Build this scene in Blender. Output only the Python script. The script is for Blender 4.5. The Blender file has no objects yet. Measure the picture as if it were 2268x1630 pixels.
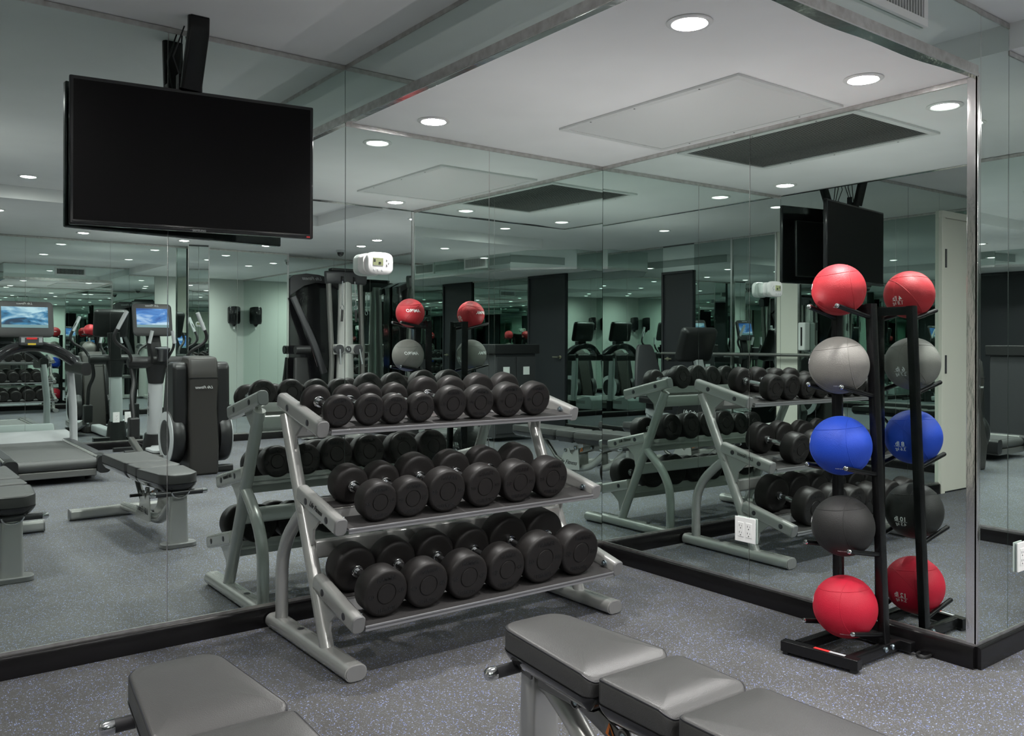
import bpy, bmesh, math, random
from mathutils import Vector, Matrix, Euler
from math import sin, cos, pi, radians as R, sqrt, atan2

random.seed(7)
sc = bpy.context.scene
col = sc.collection

# ------------------------------------------------------------------ camera
cam_d = bpy.data.cameras.new('camera'); cam = bpy.data.objects.new('camera', cam_d); col.objects.link(cam)
cam.location = (-3.320, -3.521, 1.2)
cam.matrix_world = (Matrix.Translation((-3.320, -3.521, 1.2)) @ Matrix.Rotation(R(-37.27), 4, 'Z')
                    @ Matrix.Rotation(R(90), 4, 'X') @ Matrix.Rotation(R(.143), 4, 'Z'))
cam_d.sensor_width = 36; cam_d.lens = 30.0; cam_d.shift_y = -52.7/2268
cam_d.clip_start = .02; cam_d.clip_end = 300
sc.camera = cam
# ------------------------------------------------------------------ view, world, sampling helpers
sc.view_settings.view_transform = 'Standard'; sc.view_settings.look = 'None'
sc.view_settings.gamma = 1; sc.view_settings.use_curve_mapping = False
sc.view_settings.exposure = 0.14
w = bpy.data.worlds.new('world'); sc.world = w; w.use_nodes = True
w.node_tree.nodes['Background'].inputs[0].default_value = (0, 0, 0, 1)
w.node_tree.nodes['Background'].inputs[1].default_value = 0
cy = sc.cycles
cy.max_bounces = 22; cy.glossy_bounces = 20; cy.diffuse_bounces = 4; cy.transmission_bounces = 4
cy.caustics_reflective = True; cy.caustics_refractive = False
cy.sample_clamp_indirect = 3.0; cy.sample_clamp_direct = 0; cy.blur_glossy = .3
cy.use_denoising = True
try: cy.denoiser = 'OPENIMAGEDENOISE'; cy.denoising_input_passes = 'RGB_ALBEDO_NORMAL'
except Exception: pass
LAMP = 1150.0          # strength of a downlight's diffuser
CEIL_FILL = 6.5         # watts of the added spots aimed up to brighten the ceiling

# ------------------------------------------------------------------ plan of the room (metres)
HI, LO, SOF = 2.455, 2.352, 2.201          # ceilings: coffer, outer ceiling, dropped soffit
X1, YB, D, FX, EX = -1.588, -2.045, -6.9, 2.18, -4.7
DEL = R(-.9)
BE = (sin(DEL)*2.045, -cos(DEL)*2.045)      # end of the right mirror wall
GB = .095                                   # bottom edge of the mirrors

# ------------------------------------------------------------------ materials
def mat(name, base=(.5, .5, .5), rough=.5, metal=0, spec=.5, emis=None, es=0, coat=0):
    m = bpy.data.materials.new(name); m.use_nodes = True
    b = m.node_tree.nodes['Principled BSDF']
    b.inputs['Base Color'].default_value = (*base, 1); b.inputs['Roughness'].default_value = rough
    b.inputs['Metallic'].default_value = metal; b.inputs['Specular IOR Level'].default_value = spec
    b.inputs['Coat Weight'].default_value = coat
    if emis: b.inputs['Emission Color'].default_value = (*emis, 1); b.inputs['Emission Strength'].default_value = es
    return m
def nodes(m): return m.node_tree.nodes, m.node_tree.links, m.node_tree.nodes['Principled BSDF']
def noise(m, scale, detail=3, coord='Object', stretch=None):
    n, l, b = nodes(m); t = n.new('ShaderNodeTexCoord'); x = n.new('ShaderNodeTexNoise')
    x.inputs['Scale'].default_value = scale; x.inputs['Detail'].default_value = detail
    if stretch:
        mp = n.new('ShaderNodeMapping'); mp.inputs['Scale'].default_value = stretch
        l.new(t.outputs[coord], mp.inputs[0]); l.new(mp.outputs[0], x.inputs['Vector'])
    else: l.new(t.outputs[coord], x.inputs['Vector'])
    return x
def add_bump(m, tex_out, strength, dist=.001):
    n, l, b = nodes(m); bp = n.new('ShaderNodeBump'); bp.inputs['Strength'].default_value = strength
    bp.inputs['Distance'].default_value = dist; l.new(tex_out, bp.inputs['Height']); l.new(bp.outputs[0], b.inputs['Normal'])
def mixcol(m, fac_out, c0, c1, p0=.3, p1=.7):
    n, l, b = nodes(m); r = n.new('ShaderNodeValToRGB')
    r.color_ramp.elements[0].position = p0; r.color_ramp.elements[1].position = p1
    r.color_ramp.elements[0].color = (*c0, 1); r.color_ramp.elements[1].color = (*c1, 1)
    l.new(fac_out, r.inputs[0]); l.new(r.outputs[0], b.inputs['Base Color']); return r

M = {}
M['mirror'] = mat('mirror_glass', (.765, .85, .815), 0, 1)
M['dimmed'] = mat('dimmed_mirror_glass', (.42, .50, .47), 0, 1)  # mirror colour darkened so the deep reflections in the west wall look dim
M['chrome'] = mat('polished_trim', (.80, .79, .78), .13, 1)
M['alu'] = mat('brushed_aluminium_trim', (.62, .60, .58), .34, 1)
x = noise(M['alu'], 30, 4, stretch=(1, 1, 1)); mixcol(M['alu'], x.outputs[0], (.50, .48, .46), (.68, .67, .65))
M['ceil'] = mat('white_ceiling_paint', (.80, .80, .80), .75, spec=.3)
x = noise(M['ceil'], 3, 2); mixcol(M['ceil'], x.outputs[0], (.78, .78, .78), (.82, .82, .82)); 
M['wallw'] = mat('pale_wall_paint', (.50, .52, .49), .7, spec=.3)
M['cream'] = mat('cream_door_paint', (.74, .72, .64), .5)
M['backing'] = mat('mirror_backing', (.10, .11, .11), .5)
M['base'] = mat('black_gloss_baseboard', (.006, .0055, .006), .20, spec=.3)
x = noise(M['base'], 14, 4); add_bump(M['base'], x.outputs[0], .15, .002)
M['silver'] = mat('silver_grey_paint', (.52, .52, .50), .26, .6, coat=.3)
x = noise(M['silver'], 900, 2); add_bump(M['silver'], x.outputs[0], .04, .0005)
M['gun'] = mat('gunmetal_paint', (.22, .215, .205), .28, .7, coat=.3)
M['greycap'] = mat('grey_plastic_cap', (.17, .17, .17), .45)
M['bolt'] = mat('dark_bolt_plug', (.035, .035, .04), .4)
M['steel'] = mat('chromed_steel', (.78, .79, .80), .12, 1)
M['zinc'] = mat('zinc_screw', (.5, .6, .66), .22, 1)
M['rubber'] = mat('black_urethane', (.0115, .0102, .0098), .46, spec=.30)
x = noise(M['rubber'], 420, 2); add_bump(M['rubber'], x.outputs[0], .10, .0008)
M['deboss'] = mat('dark_lettering', (.006, .006, .006), .35)
M['carpet'] = mat('shelf_mat', (.022, .020, .020), .9)
x = noise(M['carpet'], 700, 2); add_bump(M['carpet'], x.outputs[0], .5, .001)
M['traygrey'] = mat('tray_grey', (.30, .30, .31), .35, .5)
M['vinyl'] = mat('charcoal_vinyl', (.050, .049, .048), .40, spec=.6)
n, l, b = nodes(M['vinyl']); x = noise(M['vinyl'], 340, 5); v = n.new('ShaderNodeTexVoronoi'); v.inputs['Scale'].default_value = 420
t = n.new('ShaderNodeTexCoord'); l.new(t.outputs['Object'], v.inputs['Vector'])
mm = n.new('ShaderNodeMath'); mm.operation = 'ADD'; l.new(x.outputs[0], mm.inputs[0]); l.new(v.outputs['Distance'], mm.inputs[1]); add_bump(M['vinyl'], mm.outputs[0], .22, .0012)
M['stitch'] = mat('dark_piping', (.012, .012, .016), .4)
M['shell'] = mat('black_plastic_shell', (.012, .012, .0125), .36)
M['gloss'] = mat('black_gloss_plastic', (.008, .008, .009), .12, coat=.5)
M['screen'] = mat('television_screen', (.003, .0025, .003), .35, spec=.12)
M['powder'] = mat('black_powder_coat', (.006, .006, .0065), .25, spec=.35)
M['brown'] = mat('brown_grey_shroud', (.030, .027, .025), .36)
M['dkgrey'] = mat('dark_grey_plastic', (.035, .035, .038), .4)
M['lgrey'] = mat('light_grey_plastic', (.42, .43, .44), .35)
M['white'] = mat('white_plastic', (.80, .80, .79), .35)
M['whitetext'] = mat('white_print', (.85, .85, .85), .5)
M['blacktext'] = mat('black_print', (.01, .01, .01), .4)
M['orange'] = mat('orange_sticker', (.75, .20, .03), .5)
M['red'] = mat('red_sticker', (.7, .03, .03), .5)
M['yellow'] = mat('yellow_button', (.8, .55, .05), .5)
M['lcd'] = mat('green_lcd', (.20, .22, .12), .2)
M['door'] = mat('black_door_paint', (.016, .017, .021), .45)
M['brass'] = mat('brushed_handle', (.6, .55, .42), .3, 1)
M['slat'] = mat('grille_white_paint', (.70, .71, .70), .42, .1)
M['dark'] = mat('grille_void', (.008, .008, .008), .9)
M['belt'] = mat('treadmill_belt', (.06, .06, .06), .45)
M['blue'] = mat('blue_led', (.02, .1, .8), .3, emis=(.05, .3, 1), es=1.5)
M['lens'] = mat('camera_lens', (.01, .01, .01), .05, coat=1)
def ballmat(name, c):
    m = mat(name, c, .56, spec=.42); v = nodes(m)[0].new('ShaderNodeTexVoronoi'); v.inputs['Scale'].default_value = 300
    t = nodes(m)[0].new('ShaderNodeTexCoord'); nodes(m)[1].new(t.outputs['Object'], v.inputs['Vector'])
    add_bump(m, v.outputs['Distance'], .35, .0012)
    return m
M['ballred'] = ballmat('red_ball_rubber', (.36, .016, .024)); M['ballgrey'] = ballmat('grey_ball_rubber', (.17, .163, .15))
M['ballblue'] = ballmat('blue_ball_rubber', (.008, .050, .42)); M['ballblack'] = ballmat('black_ball_rubber', (.016, .0155, .015))
M['ballcrimson'] = ballmat('crimson_ball_rubber', (.47, .006, .028))
M['diff'] = mat('downlight_diffuser', (1, 1, 1), .5, emis=(1, .985, .96), es=LAMP)
n, l, b = nodes(M['diff']); gm = n.new('ShaderNodeNewGeometry'); dp = n.new('ShaderNodeVectorMath'); dp.operation = 'DOT_PRODUCT'
l.new(gm.outputs['Normal'], dp.inputs[0]); l.new(gm.outputs['Incoming'], dp.inputs[1])
pw = n.new('ShaderNodeMath'); pw.operation = 'POWER'; pw.use_clamp = True; l.new(dp.outputs['Value'], pw.inputs[0]); pw.inputs[1].default_value = 1.3
ml = n.new('ShaderNodeMath'); ml.operation = 'MULTIPLY_ADD'; l.new(pw.outputs[0], ml.inputs[0]); ml.inputs[1].default_value = LAMP; ml.inputs[2].default_value = 12; l.new(ml.outputs[0], b.inputs['Emission Strength'])
# floor: black rubber with blue and pale flecks and chalky wear
m = M['floor'] = mat('speckled_rubber_floor', (.05, .05, .05), .62, spec=.35)
n, l, b = nodes(m); t = n.new('ShaderNodeTexCoord')
def flecks(scale, thr, rad):
    v = n.new('ShaderNodeTexVoronoi'); v.inputs['Scale'].default_value = scale; l.new(t.outputs['Object'], v.inputs['Vector'])
    s = n.new('ShaderNodeSeparateColor'); l.new(v.outputs['Color'], s.inputs[0])
    a = n.new('ShaderNodeMath'); a.operation = 'LESS_THAN'; l.new(s.outputs[0], a.inputs[0]); a.inputs[1].default_value = thr
    c = n.new('ShaderNodeMath'); c.operation = 'LESS_THAN'; l.new(v.outputs['Distance'], c.inputs[0]); c.inputs[1].default_value = rad
    d = n.new('ShaderNodeMath'); d.operation = 'MULTIPLY'; l.new(a.outputs[0], d.inputs[0]); l.new(c.outputs[0], d.inputs[1])
    return d, s
def mix(fac, a, bb):
    k = n.new('ShaderNodeMix'); k.data_type = 'RGBA'
    l.new(fac, k.inputs[0])
    for i, vv in ((6, a), (7, bb)):
        if isinstance(vv, tuple): k.inputs[i].default_value = (*vv, 1)
        else: l.new(vv, k.inputs[i])
    return k.outputs[2]
nz = n.new('ShaderNodeTexNoise'); nz.inputs['Scale'].default_value = 2.2; nz.inputs['Detail'].default_value = 5; l.new(t.outputs['Object'], nz.inputs['Vector'])
rp = n.new('ShaderNodeValToRGB'); rp.color_ramp.elements[0].position = .35; rp.color_ramp.elements[1].position = .72; l.new(nz.outputs[0], rp.inputs[0])
base = mix(rp.outputs[0], (.058, .056, .054), (.088, .087, .086))
f1, s1 = flecks(175, .21, .38)
fc = mix(s1.outputs[1], (.11, .17, .50), (.36, .42, .66))
c1 = mix(f1.outputs[0], base, fc)
f2, s2 = flecks(330, .18, .5)
c2 = mix(f2.outputs[0], c1, (.17, .18, .21))
l.new(c2, b.inputs['Base Color'])
nb = n.new('ShaderNodeTexNoise'); nb.inputs['Scale'].default_value = 260; l.new(t.outputs['Object'], nb.inputs['Vector']); add_bump(m, nb.outputs[0], .25, .001)
# programme shown on the exercise consoles
def screenmat(name, a, bb, cc):
    m = mat(name, (.01, .01, .01), .15)
    n, l, b = nodes(m); t = n.new('ShaderNodeTexCoord'); x = n.new('ShaderNodeTexNoise'); x.inputs['Scale'].default_value = 3.2; x.inputs['Detail'].default_value = 6; x.inputs['Distortion'].default_value = 1.2
    mp = n.new('ShaderNodeMapping'); mp.inputs['Scale'].default_value = (1.2, 1.2, 3.2); l.new(t.outputs['Object'], mp.inputs[0]); l.new(mp.outputs[0], x.inputs['Vector'])
    r = n.new('ShaderNodeValToRGB'); e = r.color_ramp.elements; e[0].position = .36; e[0].color = (*a, 1); e[1].position = .68; e[1].color = (*cc, 1)
    k = e.new(.5); k.color = (*bb, 1); l.new(x.outputs[0], r.inputs[0]); l.new(r.outputs[0], b.inputs['Emission Color']); b.inputs['Emission Strength'].default_value = 1.0
    return m
M['screen1'] = screenmat('blue_programme_screen', (.02, .05, .10), (.05, .22, .42), (.55, .75, .85))
M['screen2'] = screenmat('pale_blue_programme_screen', (.03, .10, .35), (.08, .25, .65), (.6, .75, .95))
M['bar'] = mat('screen_menu_bar', (.02, .02, .02), .3, emis=(.25, .45, .5), es=.6)

# ------------------------------------------------------------------ mesh collector
class G:
    def __init__(s): s.v = []; s.f = []
    def add(s, vs, fs):
        o = len(s.v); s.v += [Vector(p) for p in vs]; s.f += [[o+i for i in f] for f in fs]; return s
    def box(s, x0, y0, z0, x1, y1, z1, mt=None):
        vs = [Vector((x, y, z)) for z in (z0, z1) for y in (y0, y1) for x in (x0, x1)]
        if mt: vs = [mt @ p for p in vs]
        return s.add(vs, [[0, 2, 3, 1], [4, 5, 7, 6], [0, 1, 5, 4], [2, 6, 7, 3], [0, 4, 6, 2], [1, 3, 7, 5]])
    def cbox(s, c, d, mt=None, rot=None):
        a = [-q/2 for q in d]; e = [q/2 for q in d]; T = Matrix.Translation(c)
        if rot: T = T @ rot
        if mt: T = mt @ T
        return s.box(*a, *e, T)
    def loops(s, L, cap0=True, cap1=True):
        n = len(L[0]); vs = [p for q in L for p in q]; fs = []
        for i in range(len(L)-1):
            for j in range(n):
                a = i*n+j; b = i*n+(j+1) % n; fs.append([a, b, b+n, a+n])
        if cap0: fs.append(list(range(n))[::-1])
        if cap1: fs.append([(len(L)-1)*n+j for j in range(n)])
        return s.add(vs, fs)
    def sweep(s, pts, sec, side=None, cap=True, scale=None):
        """sec: list of (a,b): a along the side axis, b along side x tangent"""
        P = [Vector(p) for p in pts]; L = []
        n = len(P); sd = Vector(side).normalized() if side else None
        for i, p in enumerate(P):
            t = (P[min(i+1, n-1)]-P[max(i-1, 0)]).normalized()
            if sd is None:
                q = Vector((0, 0, 1)) if abs(t.z) < .9 else Vector((1, 0, 0)); sd = t.cross(q).normalized()
            a = (sd-t*sd.dot(t)).normalized()
            if not side: sd = a
            b = t.cross(a); k = 1
            if 0 < i < n-1:
                t0 = (P[i]-P[i-1]).normalized(); t1 = (P[i+1]-P[i]).normalized(); cs = max(.5, sqrt(max(.01, (1+t0.dot(t1))/2)))
            else: cs = 1
            f = scale[i] if scale else 1
            L.append([p+a*u*f+b*vv*f for u, vv in sec])
        return s.loops(L, cap, cap)
    def tube(s, pts, r, seg=16, cap=True, scale=None):
        return s.sweep(pts, [(r*cos(2*pi*k/seg), r*sin(2*pi*k/seg)) for k in range(seg)], None, cap, scale)
    def lathe(s, prof, o=(0, 0, 0), ax=(0, 0, 1), seg=32, cap=True):
        """prof: (radius, height along the axis)"""
        ax = Vector(ax).normalized(); q = Vector((0, 0, 1)) if abs(ax.z) < .9 else Vector((1, 0, 0)); u = ax.cross(q).normalized(); w_ = ax.cross(u); o = Vector(o)
        L = [[o+ax*h+u*(max(r, 1e-5)*cos(2*pi*k/seg))+w_*(max(r, 1e-5)*sin(2*pi*k/seg)) for k in range(seg)] for r, h in prof]
        return s.loops(L, cap, cap)
    def prism(s, poly, n0, n1, f):
        """poly in 2D, f(u,v,h) -> point, from h=n0 to h=n1"""
        return s.loops([[Vector(f(u, v, n0)) for u, v in poly], [Vector(f(u, v, n1)) for u, v in poly]])
def rrect(w_, h, r, k=5):
    out = []
    for cx, cz, a0 in ((w_/2-r, h/2-r, 0), (-w_/2+r, h/2-r, 90), (-w_/2+r, -h/2+r, 180), (w_/2-r, -h/2+r, 270)):
        for i in range(k+1):
            a = R(a0+90*i/k); out.append((cx+r*cos(a), cz+r*sin(a)))
    return out
def ellipse(a, b_, k=24): return [(a*cos(2*pi*i/k), b_*sin(2*pi*i/k)) for i in range(k)]
def bez(p, n=10):
    """smooth curve through control points (Catmull-Rom)"""
    P = [Vector(q) for q in p]; P = [P[0]*2-P[1]]+P+[P[-1]*2-P[-2]]; out = []
    for i in range(1, len(P)-2):
        for k in range(n):
            t = k/n; a, b_, c, d = P[i-1:i+3]
            out.append(.5*((2*b_)+(-a+c)*t+(2*a-5*b_+4*c-d)*t*t+(-a+3*b_-3*c+d)*t**3))
    out.append(P[-2]); return out

def obj(name, g, m, parent=None, bevel=0, smooth=True, ang=35, label=None):
    me = bpy.data.meshes.new(name)
    org = parent.matrix_world_cache if parent is not None and hasattr(parent, 'matrix_world_cache') else None
    T = WT.get(parent.name) if parent is not None else None
    vs = [T @ p for p in g.v] if T is not None else g.v
    me.from_pydata([tuple(p) for p in vs], [], g.f); me.update()
    bm = bmesh.new(); bm.from_mesh(me); bmesh.ops.recalc_face_normals(bm, faces=bm.faces); bm.to_mesh(me); bm.free()
    if smooth:
        me.shade_smooth()
        if ang: me.set_sharp_from_angle(angle=R(ang))
    me.materials.append(m)
    o = bpy.data.objects.new(name, me); col.objects.link(o)
    if parent is not None: o.parent = parent; WT[o.name] = T
    else: WT[o.name] = Matrix.Identity(4)
    if bevel:
        bv = o.modifiers.new('bevel', 'BEVEL'); bv.width = bevel; bv.segments = 3; bv.limit_method = 'ANGLE'; bv.angle_limit = R(40); bv.harden_normals = False
    if label: o['label'] = label
    return o
WT = {}
def tag(o, label, cat, group=None):
    o['label'] = label; o['category'] = cat
    if group: o['group'] = group
    return o
def thing(name, label, cat, loc=(0, 0, 0), rotz=0, group=None):
    o = bpy.data.objects.new(name, None); col.objects.link(o); o.location = loc; o.rotation_euler = (0, 0, rotz)
    o.empty_display_size = .1
    WT[o.name] = Matrix.Identity(4) ; 
    WT[o.name] = (Matrix.Translation(loc) @ Matrix.Rotation(rotz, 4, 'Z')).inverted()
    return tag(o, label, cat, group)
def local(o): WT[o.name] = Matrix.Identity(4); return o       # children given in the thing's own coordinates
def struct(name, g, m, parent=None, **k):
    o = obj(name, g, m, parent, **k)
    if parent is None: o['kind'] = 'structure'
    return o
def dup(root, loc, rot=None, label=None, group=None):
    r = root.copy(); col.objects.link(r); r.location = loc
    if rot is not None: r.rotation_euler = rot
    if label: r['label'] = label
    if group: r['group'] = group
    for ch in list(root.children):
        c = ch.copy(); col.objects.link(c); c.parent = r
        for gg in list(ch.children):
            d = gg.copy(); col.objects.link(d); d.parent = c
    return r
def text(name, s, size, mt, m, parent, depth=.0006, shear=0, align='CENTER', wrap=None, width=None, bold=0):
    """flat lettering: text in its own XY plane placed by mt (world, or thing-local when the thing is local)"""
    cu = bpy.data.curves.new(name, 'FONT'); cu.body = s; cu.size = size; cu.shear = shear; cu.extrude = depth; cu.align_x = align; cu.align_y = 'CENTER'; cu.offset = bold
    cu.resolution_u = 3
    tmp = bpy.data.objects.new(name, cu); col.objects.link(tmp)
    me = bpy.data.meshes.new_from_object(tmp.evaluated_get(bpy.context.evaluated_depsgraph_get())); bpy.data.objects.remove(tmp)
    if width:
        xs = [v.co.x for v in me.vertices]; k = width/(max(xs)-min(xs))
        for v in me.vertices: v.co.x *= k
    T = (WT[parent.name] if parent is not None else Matrix.Identity(4))
    for v in me.vertices:
        p = Vector(v.co)
        p = wrap(p) if wrap else mt @ p
        v.co = T @ p
    me.materials.clear(); me.materials.append(m); me.name = name
    o = bpy.data.objects.new(name, me); col.objects.link(o)
    if parent is not None: o.parent = parent; WT[o.name] = T
    return o
def frame(o, xa, ya):
    """matrix that puts text X along xa, Y along ya, at o"""
    xa = Vector(xa).normalized(); ya = Vector(ya); ya = (ya-xa*ya.dot(xa)).normalized(); za = xa.cross(ya)
    return Matrix.Translation(o) @ Matrix((xa, ya, za)).transposed().to_4x4()

# ------------------------------------------------------------------ floor and ceilings
struct('floor', G().box(EX-.3, D-.3, -.05, FX+.3, .3, 0), M['floor'], smooth=False)
ys = -4.3; xs = .235
struct('ceiling', G().box(EX-.3, D-.3, HI, xs, .3, HI+.05), M['ceil'], smooth=False)
g = G().box(-3.3, D-.3, LO, FX+.3, ys, HI+.05); g.box(xs, ys, LO, FX+.3, .3, HI+.05)
struct('ceiling_outer', g, M['ceil'], smooth=False)
g = G().box(X1+.004, YB+.004, SOF, .15, .15, HI-.001)
struct('ceiling_soffit', g, M['ceil'], smooth=False)

# ------------------------------------------------------------------ mirrored walls
PT = .005
def wallrun(name, p0, p1, nrm, zb, segs, cuts, base=True, topz=None, start=0, end=0):
    """wall from p0 to p1 (2D), nrm points into the room; segs = [(s0,s1,ztop,kind)], cuts = seam positions"""
    p0 = Vector(p0); p1 = Vector(p1); d = (p1-p0); Lg = d.length; d.normalize(); nrm = Vector(nrm).normalized()
    def P(s, off, z): q = p0+d*s+nrm*off; return Vector((q.x, q.y, z))
    def bx(g, s0, s1, o0, o1, z0, z1):
        return g.add([P(s, o, z) for z in (z0, z1) for o in (o0, o1) for s in (s0, s1)], [[0, 2, 3, 1], [4, 5, 7, 6], [0, 1, 5, 4], [2, 6, 7, 3], [0, 4, 6, 2], [1, 3, 7, 5]])
    W = struct(name, bx(G(), start, Lg-end, -.12, -PT, 0, topz or HI), M['backing'], smooth=False)
    for (s0, s1, z0, z1) in segs:
        cs = sorted([s0]+[c for c in cuts if s0+.01 < c < s1-.01]+[s1])
        for a, b_ in zip(cs[:-1], cs[1:]):
            obj('mirror_panel', bx(G(), a+.0015, b_-.0015, -PT, 0, z0, z1), M['mirror'], W, smooth=False)
        for c_ in cs[1:-1]: obj('seam_strip', bx(G(), c_-.0025, c_+.0002, -PT, .0008, z0, z1), M['chrome'], W, smooth=False)
        g = bx(G(), s0, s1, -PT, .003, z1, z1+.019)
        if z0 < .2: bx(g, s0, s1, -PT, .004, z0-.012, z0)
        obj('edge_trim', g, M['alu'], W, smooth=False)
        if base and z0 < .2:
            g = G(); prof = [(-PT, 0), (.020, 0), (.020, GB-.026), (.016, GB-.016), (.008, GB-.0125), (-PT, GB-.012)]
            g.loops([[P(s0, o, z) for o, z in prof], [P(s1, o, z) for o, z in prof]])
            bb = struct('baseboard_'+name.split('_', 1)[1], g, M['base'], ang=30)
    return W, P, bx
# back wall: mirrors up to the coffer on the left, up to the soffit on the right, cream door at its far left end
Wb, Pb, bx = wallrun('wall_back', (EX, 0), (0, 0), (0, -1), GB, [(-EX-3.62, -EX+X1, GB, HI-.022), (-EX+X1, -EX, GB, SOF-.020)], [-EX-2.357, -EX-.788, -EX-3.16])
obj('mirror_panel', bx(G(), .0, -EX-3.62, -PT, 0, 2.29, HI-.022), M['mirror'], Wb, smooth=False)
obj('edge_trim', bx(G(), 0, -EX-3.62, -PT, .003, HI-.022, HI-.003), M['alu'], Wb, smooth=False)
g = G(); g.box(-3.665, -.03, 0, -3.615, .02, 2.235); g.box(-4.66, -.03, 0, -4.61, .02, 2.235); g.box(-4.66, -.03, 2.235, -3.615, .02, 2.29)
d1 = struct('door_1', G().box(-4.605, -.018, .012, -3.669, .02, 2.231), M['cream'], smooth=False)
obj('door_frame', g, M['cream'], d1, bevel=.003)
obj('hinge', G().tube([(-3.667, -.028, 1.83), (-3.667, -.028, 1.98)], .012), M['bolt'], d1)
obj('hinge', G().tube([(-3.667, -.028, .97), (-3.667, -.028, 1.12)], .012), M['bolt'], d1)
g = G().tube([(-4.38, -.02, .12), (-4.38, -.07, .12)], .006); g.lathe([(.013, 0), (.013, .012)], (-4.38, -.07, .12), (0, -1, 0), 16)
obj('door_stop', g, M['steel'], d1)
# right wall, very slightly out of square
Wr, Pr, _ = wallrun('wall_right', (0, 0), BE, (-cos(DEL), -sin(DEL)), GB, [(0, 2.045, GB, SOF-.020)], [1.016], topz=SOF, end=.03)
Wc, Pc, _ = wallrun('wall_return', (BE[0], YB), (FX+.02, YB), (0, -1), GB, [(.0, .235-BE[0], GB, HI-.022), (.235-BE[0], .64-BE[0], GB, LO-.022)], [0-BE[0]], start=.03)
obj('painted_panel', G().box(.642, YB-.004, 0, FX, YB+.01, LO), M['wallw'], Wc, smooth=False)
struct('baseboard_painted_wall', G().box(.642, YB-.018, 0, FX, YB-.003, .10), M['base'], bevel=.003)
D2 = -7.15
Wf, _, _ = wallrun('wall_east', (FX, YB), (FX, D2), (-1, 0), GB, [(0, YB-D2, GB, LO-.022)], [.81*i for i in range(1, 7)], topz=LO)
Wd, Pd, bxd = wallrun('wall_south', (1.02, D), (EX, D), (0, 1), GB, [(0, 1.02+3.3, GB, LO-.022), (1.02+3.3, 1.02-EX, GB, HI-.022)], [1.02-.351, 1.02+1.095, 1.02+1.936, 1.02+2.75, 1.02+3.6, 1.02+4.6], topz=HI)
Wd2, _, _ = wallrun('wall_recess', (FX, D2), (1.02, D2), (0, 1), GB, [(0, FX-1.02, GB, LO-.022)], [.42], topz=LO)
struct('trim_5', G().box(.995, D2-.1, 0, 1.02, D+.004, LO), M['chrome'], bevel=.002)
We, _, _ = wallrun('wall_west', (EX, D), (EX, 0), (1, 0), GB, [(0, .70, GB, 2.18), (1.51, 2.75, GB, HI-.022), (3.28, 6.9, GB, HI-.022)], [2.1, 4.1, 5.0, 5.9], topz=HI)
for c_ in We.children:
    if c_.name.startswith('mirror_panel'): c_.data.materials[0] = M['dimmed']
obj('painted_panel', G().box(EX-.002, -2.39, 0, EX+.012, -2.12, HI-.003), M['cream'], We, smooth=False)
for y_ in (-3.03, -2.405, -2.105): obj('edge_trim', G().box(EX-.002, y_-.012, 0, EX+.016, y_+.012, HI-.003), M['chrome'], We, smooth=False)
obj('mirror_panel', G().box(EX-PT, D+2.75, 2.12, EX, D+3.28, HI-.02), M['mirror'], We, smooth=False)
def blackdoor(n_, y0, y1, zt, hy):
    d = struct('door_%d' % n_, G().box(EX-.02, y0+.03, .01, EX+.012, y1-.03, zt-.03), M['door'], smooth=False)
    g = G().box(EX-.02, y0, 0, EX+.03, y0+.03, zt-.03); g.box(EX-.02, y1-.03, 0, EX+.03, y1, zt-.03); g.box(EX-.02, y0, zt-.03, EX+.03, y1, zt)
    obj('door_frame', g, M['door'], d, bevel=.002)
    g = G().tube([(EX+.01, hy, 1.02), (EX+.06, hy, 1.02), (EX+.06, hy+(.11 if hy < (y0+y1)/2 else -.11), 1.02)], .009); g.lathe([(.024, 0), (.024, .008)], (EX+.012, hy, 1.02), (1, 0, 0), 20)
    obj('door_handle', g, M['brass'], d)
blackdoor(2, D+.70, D+1.51, 2.195, D+1.40)
blackdoor(3, D+2.75, D+3.28, 2.12, D+2.85)

# fascias of the dropped soffit, mirrored
Fw = struct('trim_1', G().box(X1+.002, YB, SOF, X1+.012, 0, HI), M['backing'], smooth=False)
for a, b_ in ((YB, -.002),):
    obj('mirror_panel', G().box(X1-.002, a, SOF+.034, X1+.003, b_, HI-.02), M['mirror'], Fw, smooth=False)
obj('edge_trim', G().box(X1-.003, YB, HI-.02, X1+.003, 0, HI), M['alu'], Fw, smooth=False)
g = G().box(X1-.006, YB-.004, SOF-.002, X1+.004, 0, SOF+.034); obj('edge_trim', g, M['alu'], Fw, bevel=.001, smooth=False)
g = G().box(X1-.006, YB-.004, SOF-.006, X1+.026, -.002, SOF-.0005); obj('polished_lip', g, M['chrome'], Fw, bevel=.002)
Fw2 = struct('trim_2', G().box(X1, YB+.002, SOF, BE[0], YB+.012, HI), M['backing'], smooth=False)
obj('mirror_panel', G().box(X1, YB-.002, SOF+.03, BE[0]-.001, YB+.003, HI-.02), M['mirror'], Fw2, smooth=False)
obj('edge_trim', G().box(X1, YB-.004, HI-.02, BE[0], YB+.003, HI), M['alu'], Fw2, smooth=False)
obj('edge_trim', G().box(X1, YB-.006, SOF-.002, BE[0], YB+.004, SOF+.036), M['alu'], Fw2, bevel=.001)
# the polished strip under the second fascia bows slightly
g = G(); prev = None; L = []
for i in range(25):
    t = i/24; xx = X1+(BE[0]-X1)*t; wdt = .018+.030*sin(pi*t)**.8
    L.append([Vector((xx, YB-.006, SOF-.006)), Vector((xx, YB-.006, SOF-.001)), Vector((xx, YB+wdt, SOF-.001)), Vector((xx, YB+wdt, SOF-.004-.003*sin(t*19)))])
g.loops(L); obj('polished_lip', g, M['chrome'], Fw2)
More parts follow.
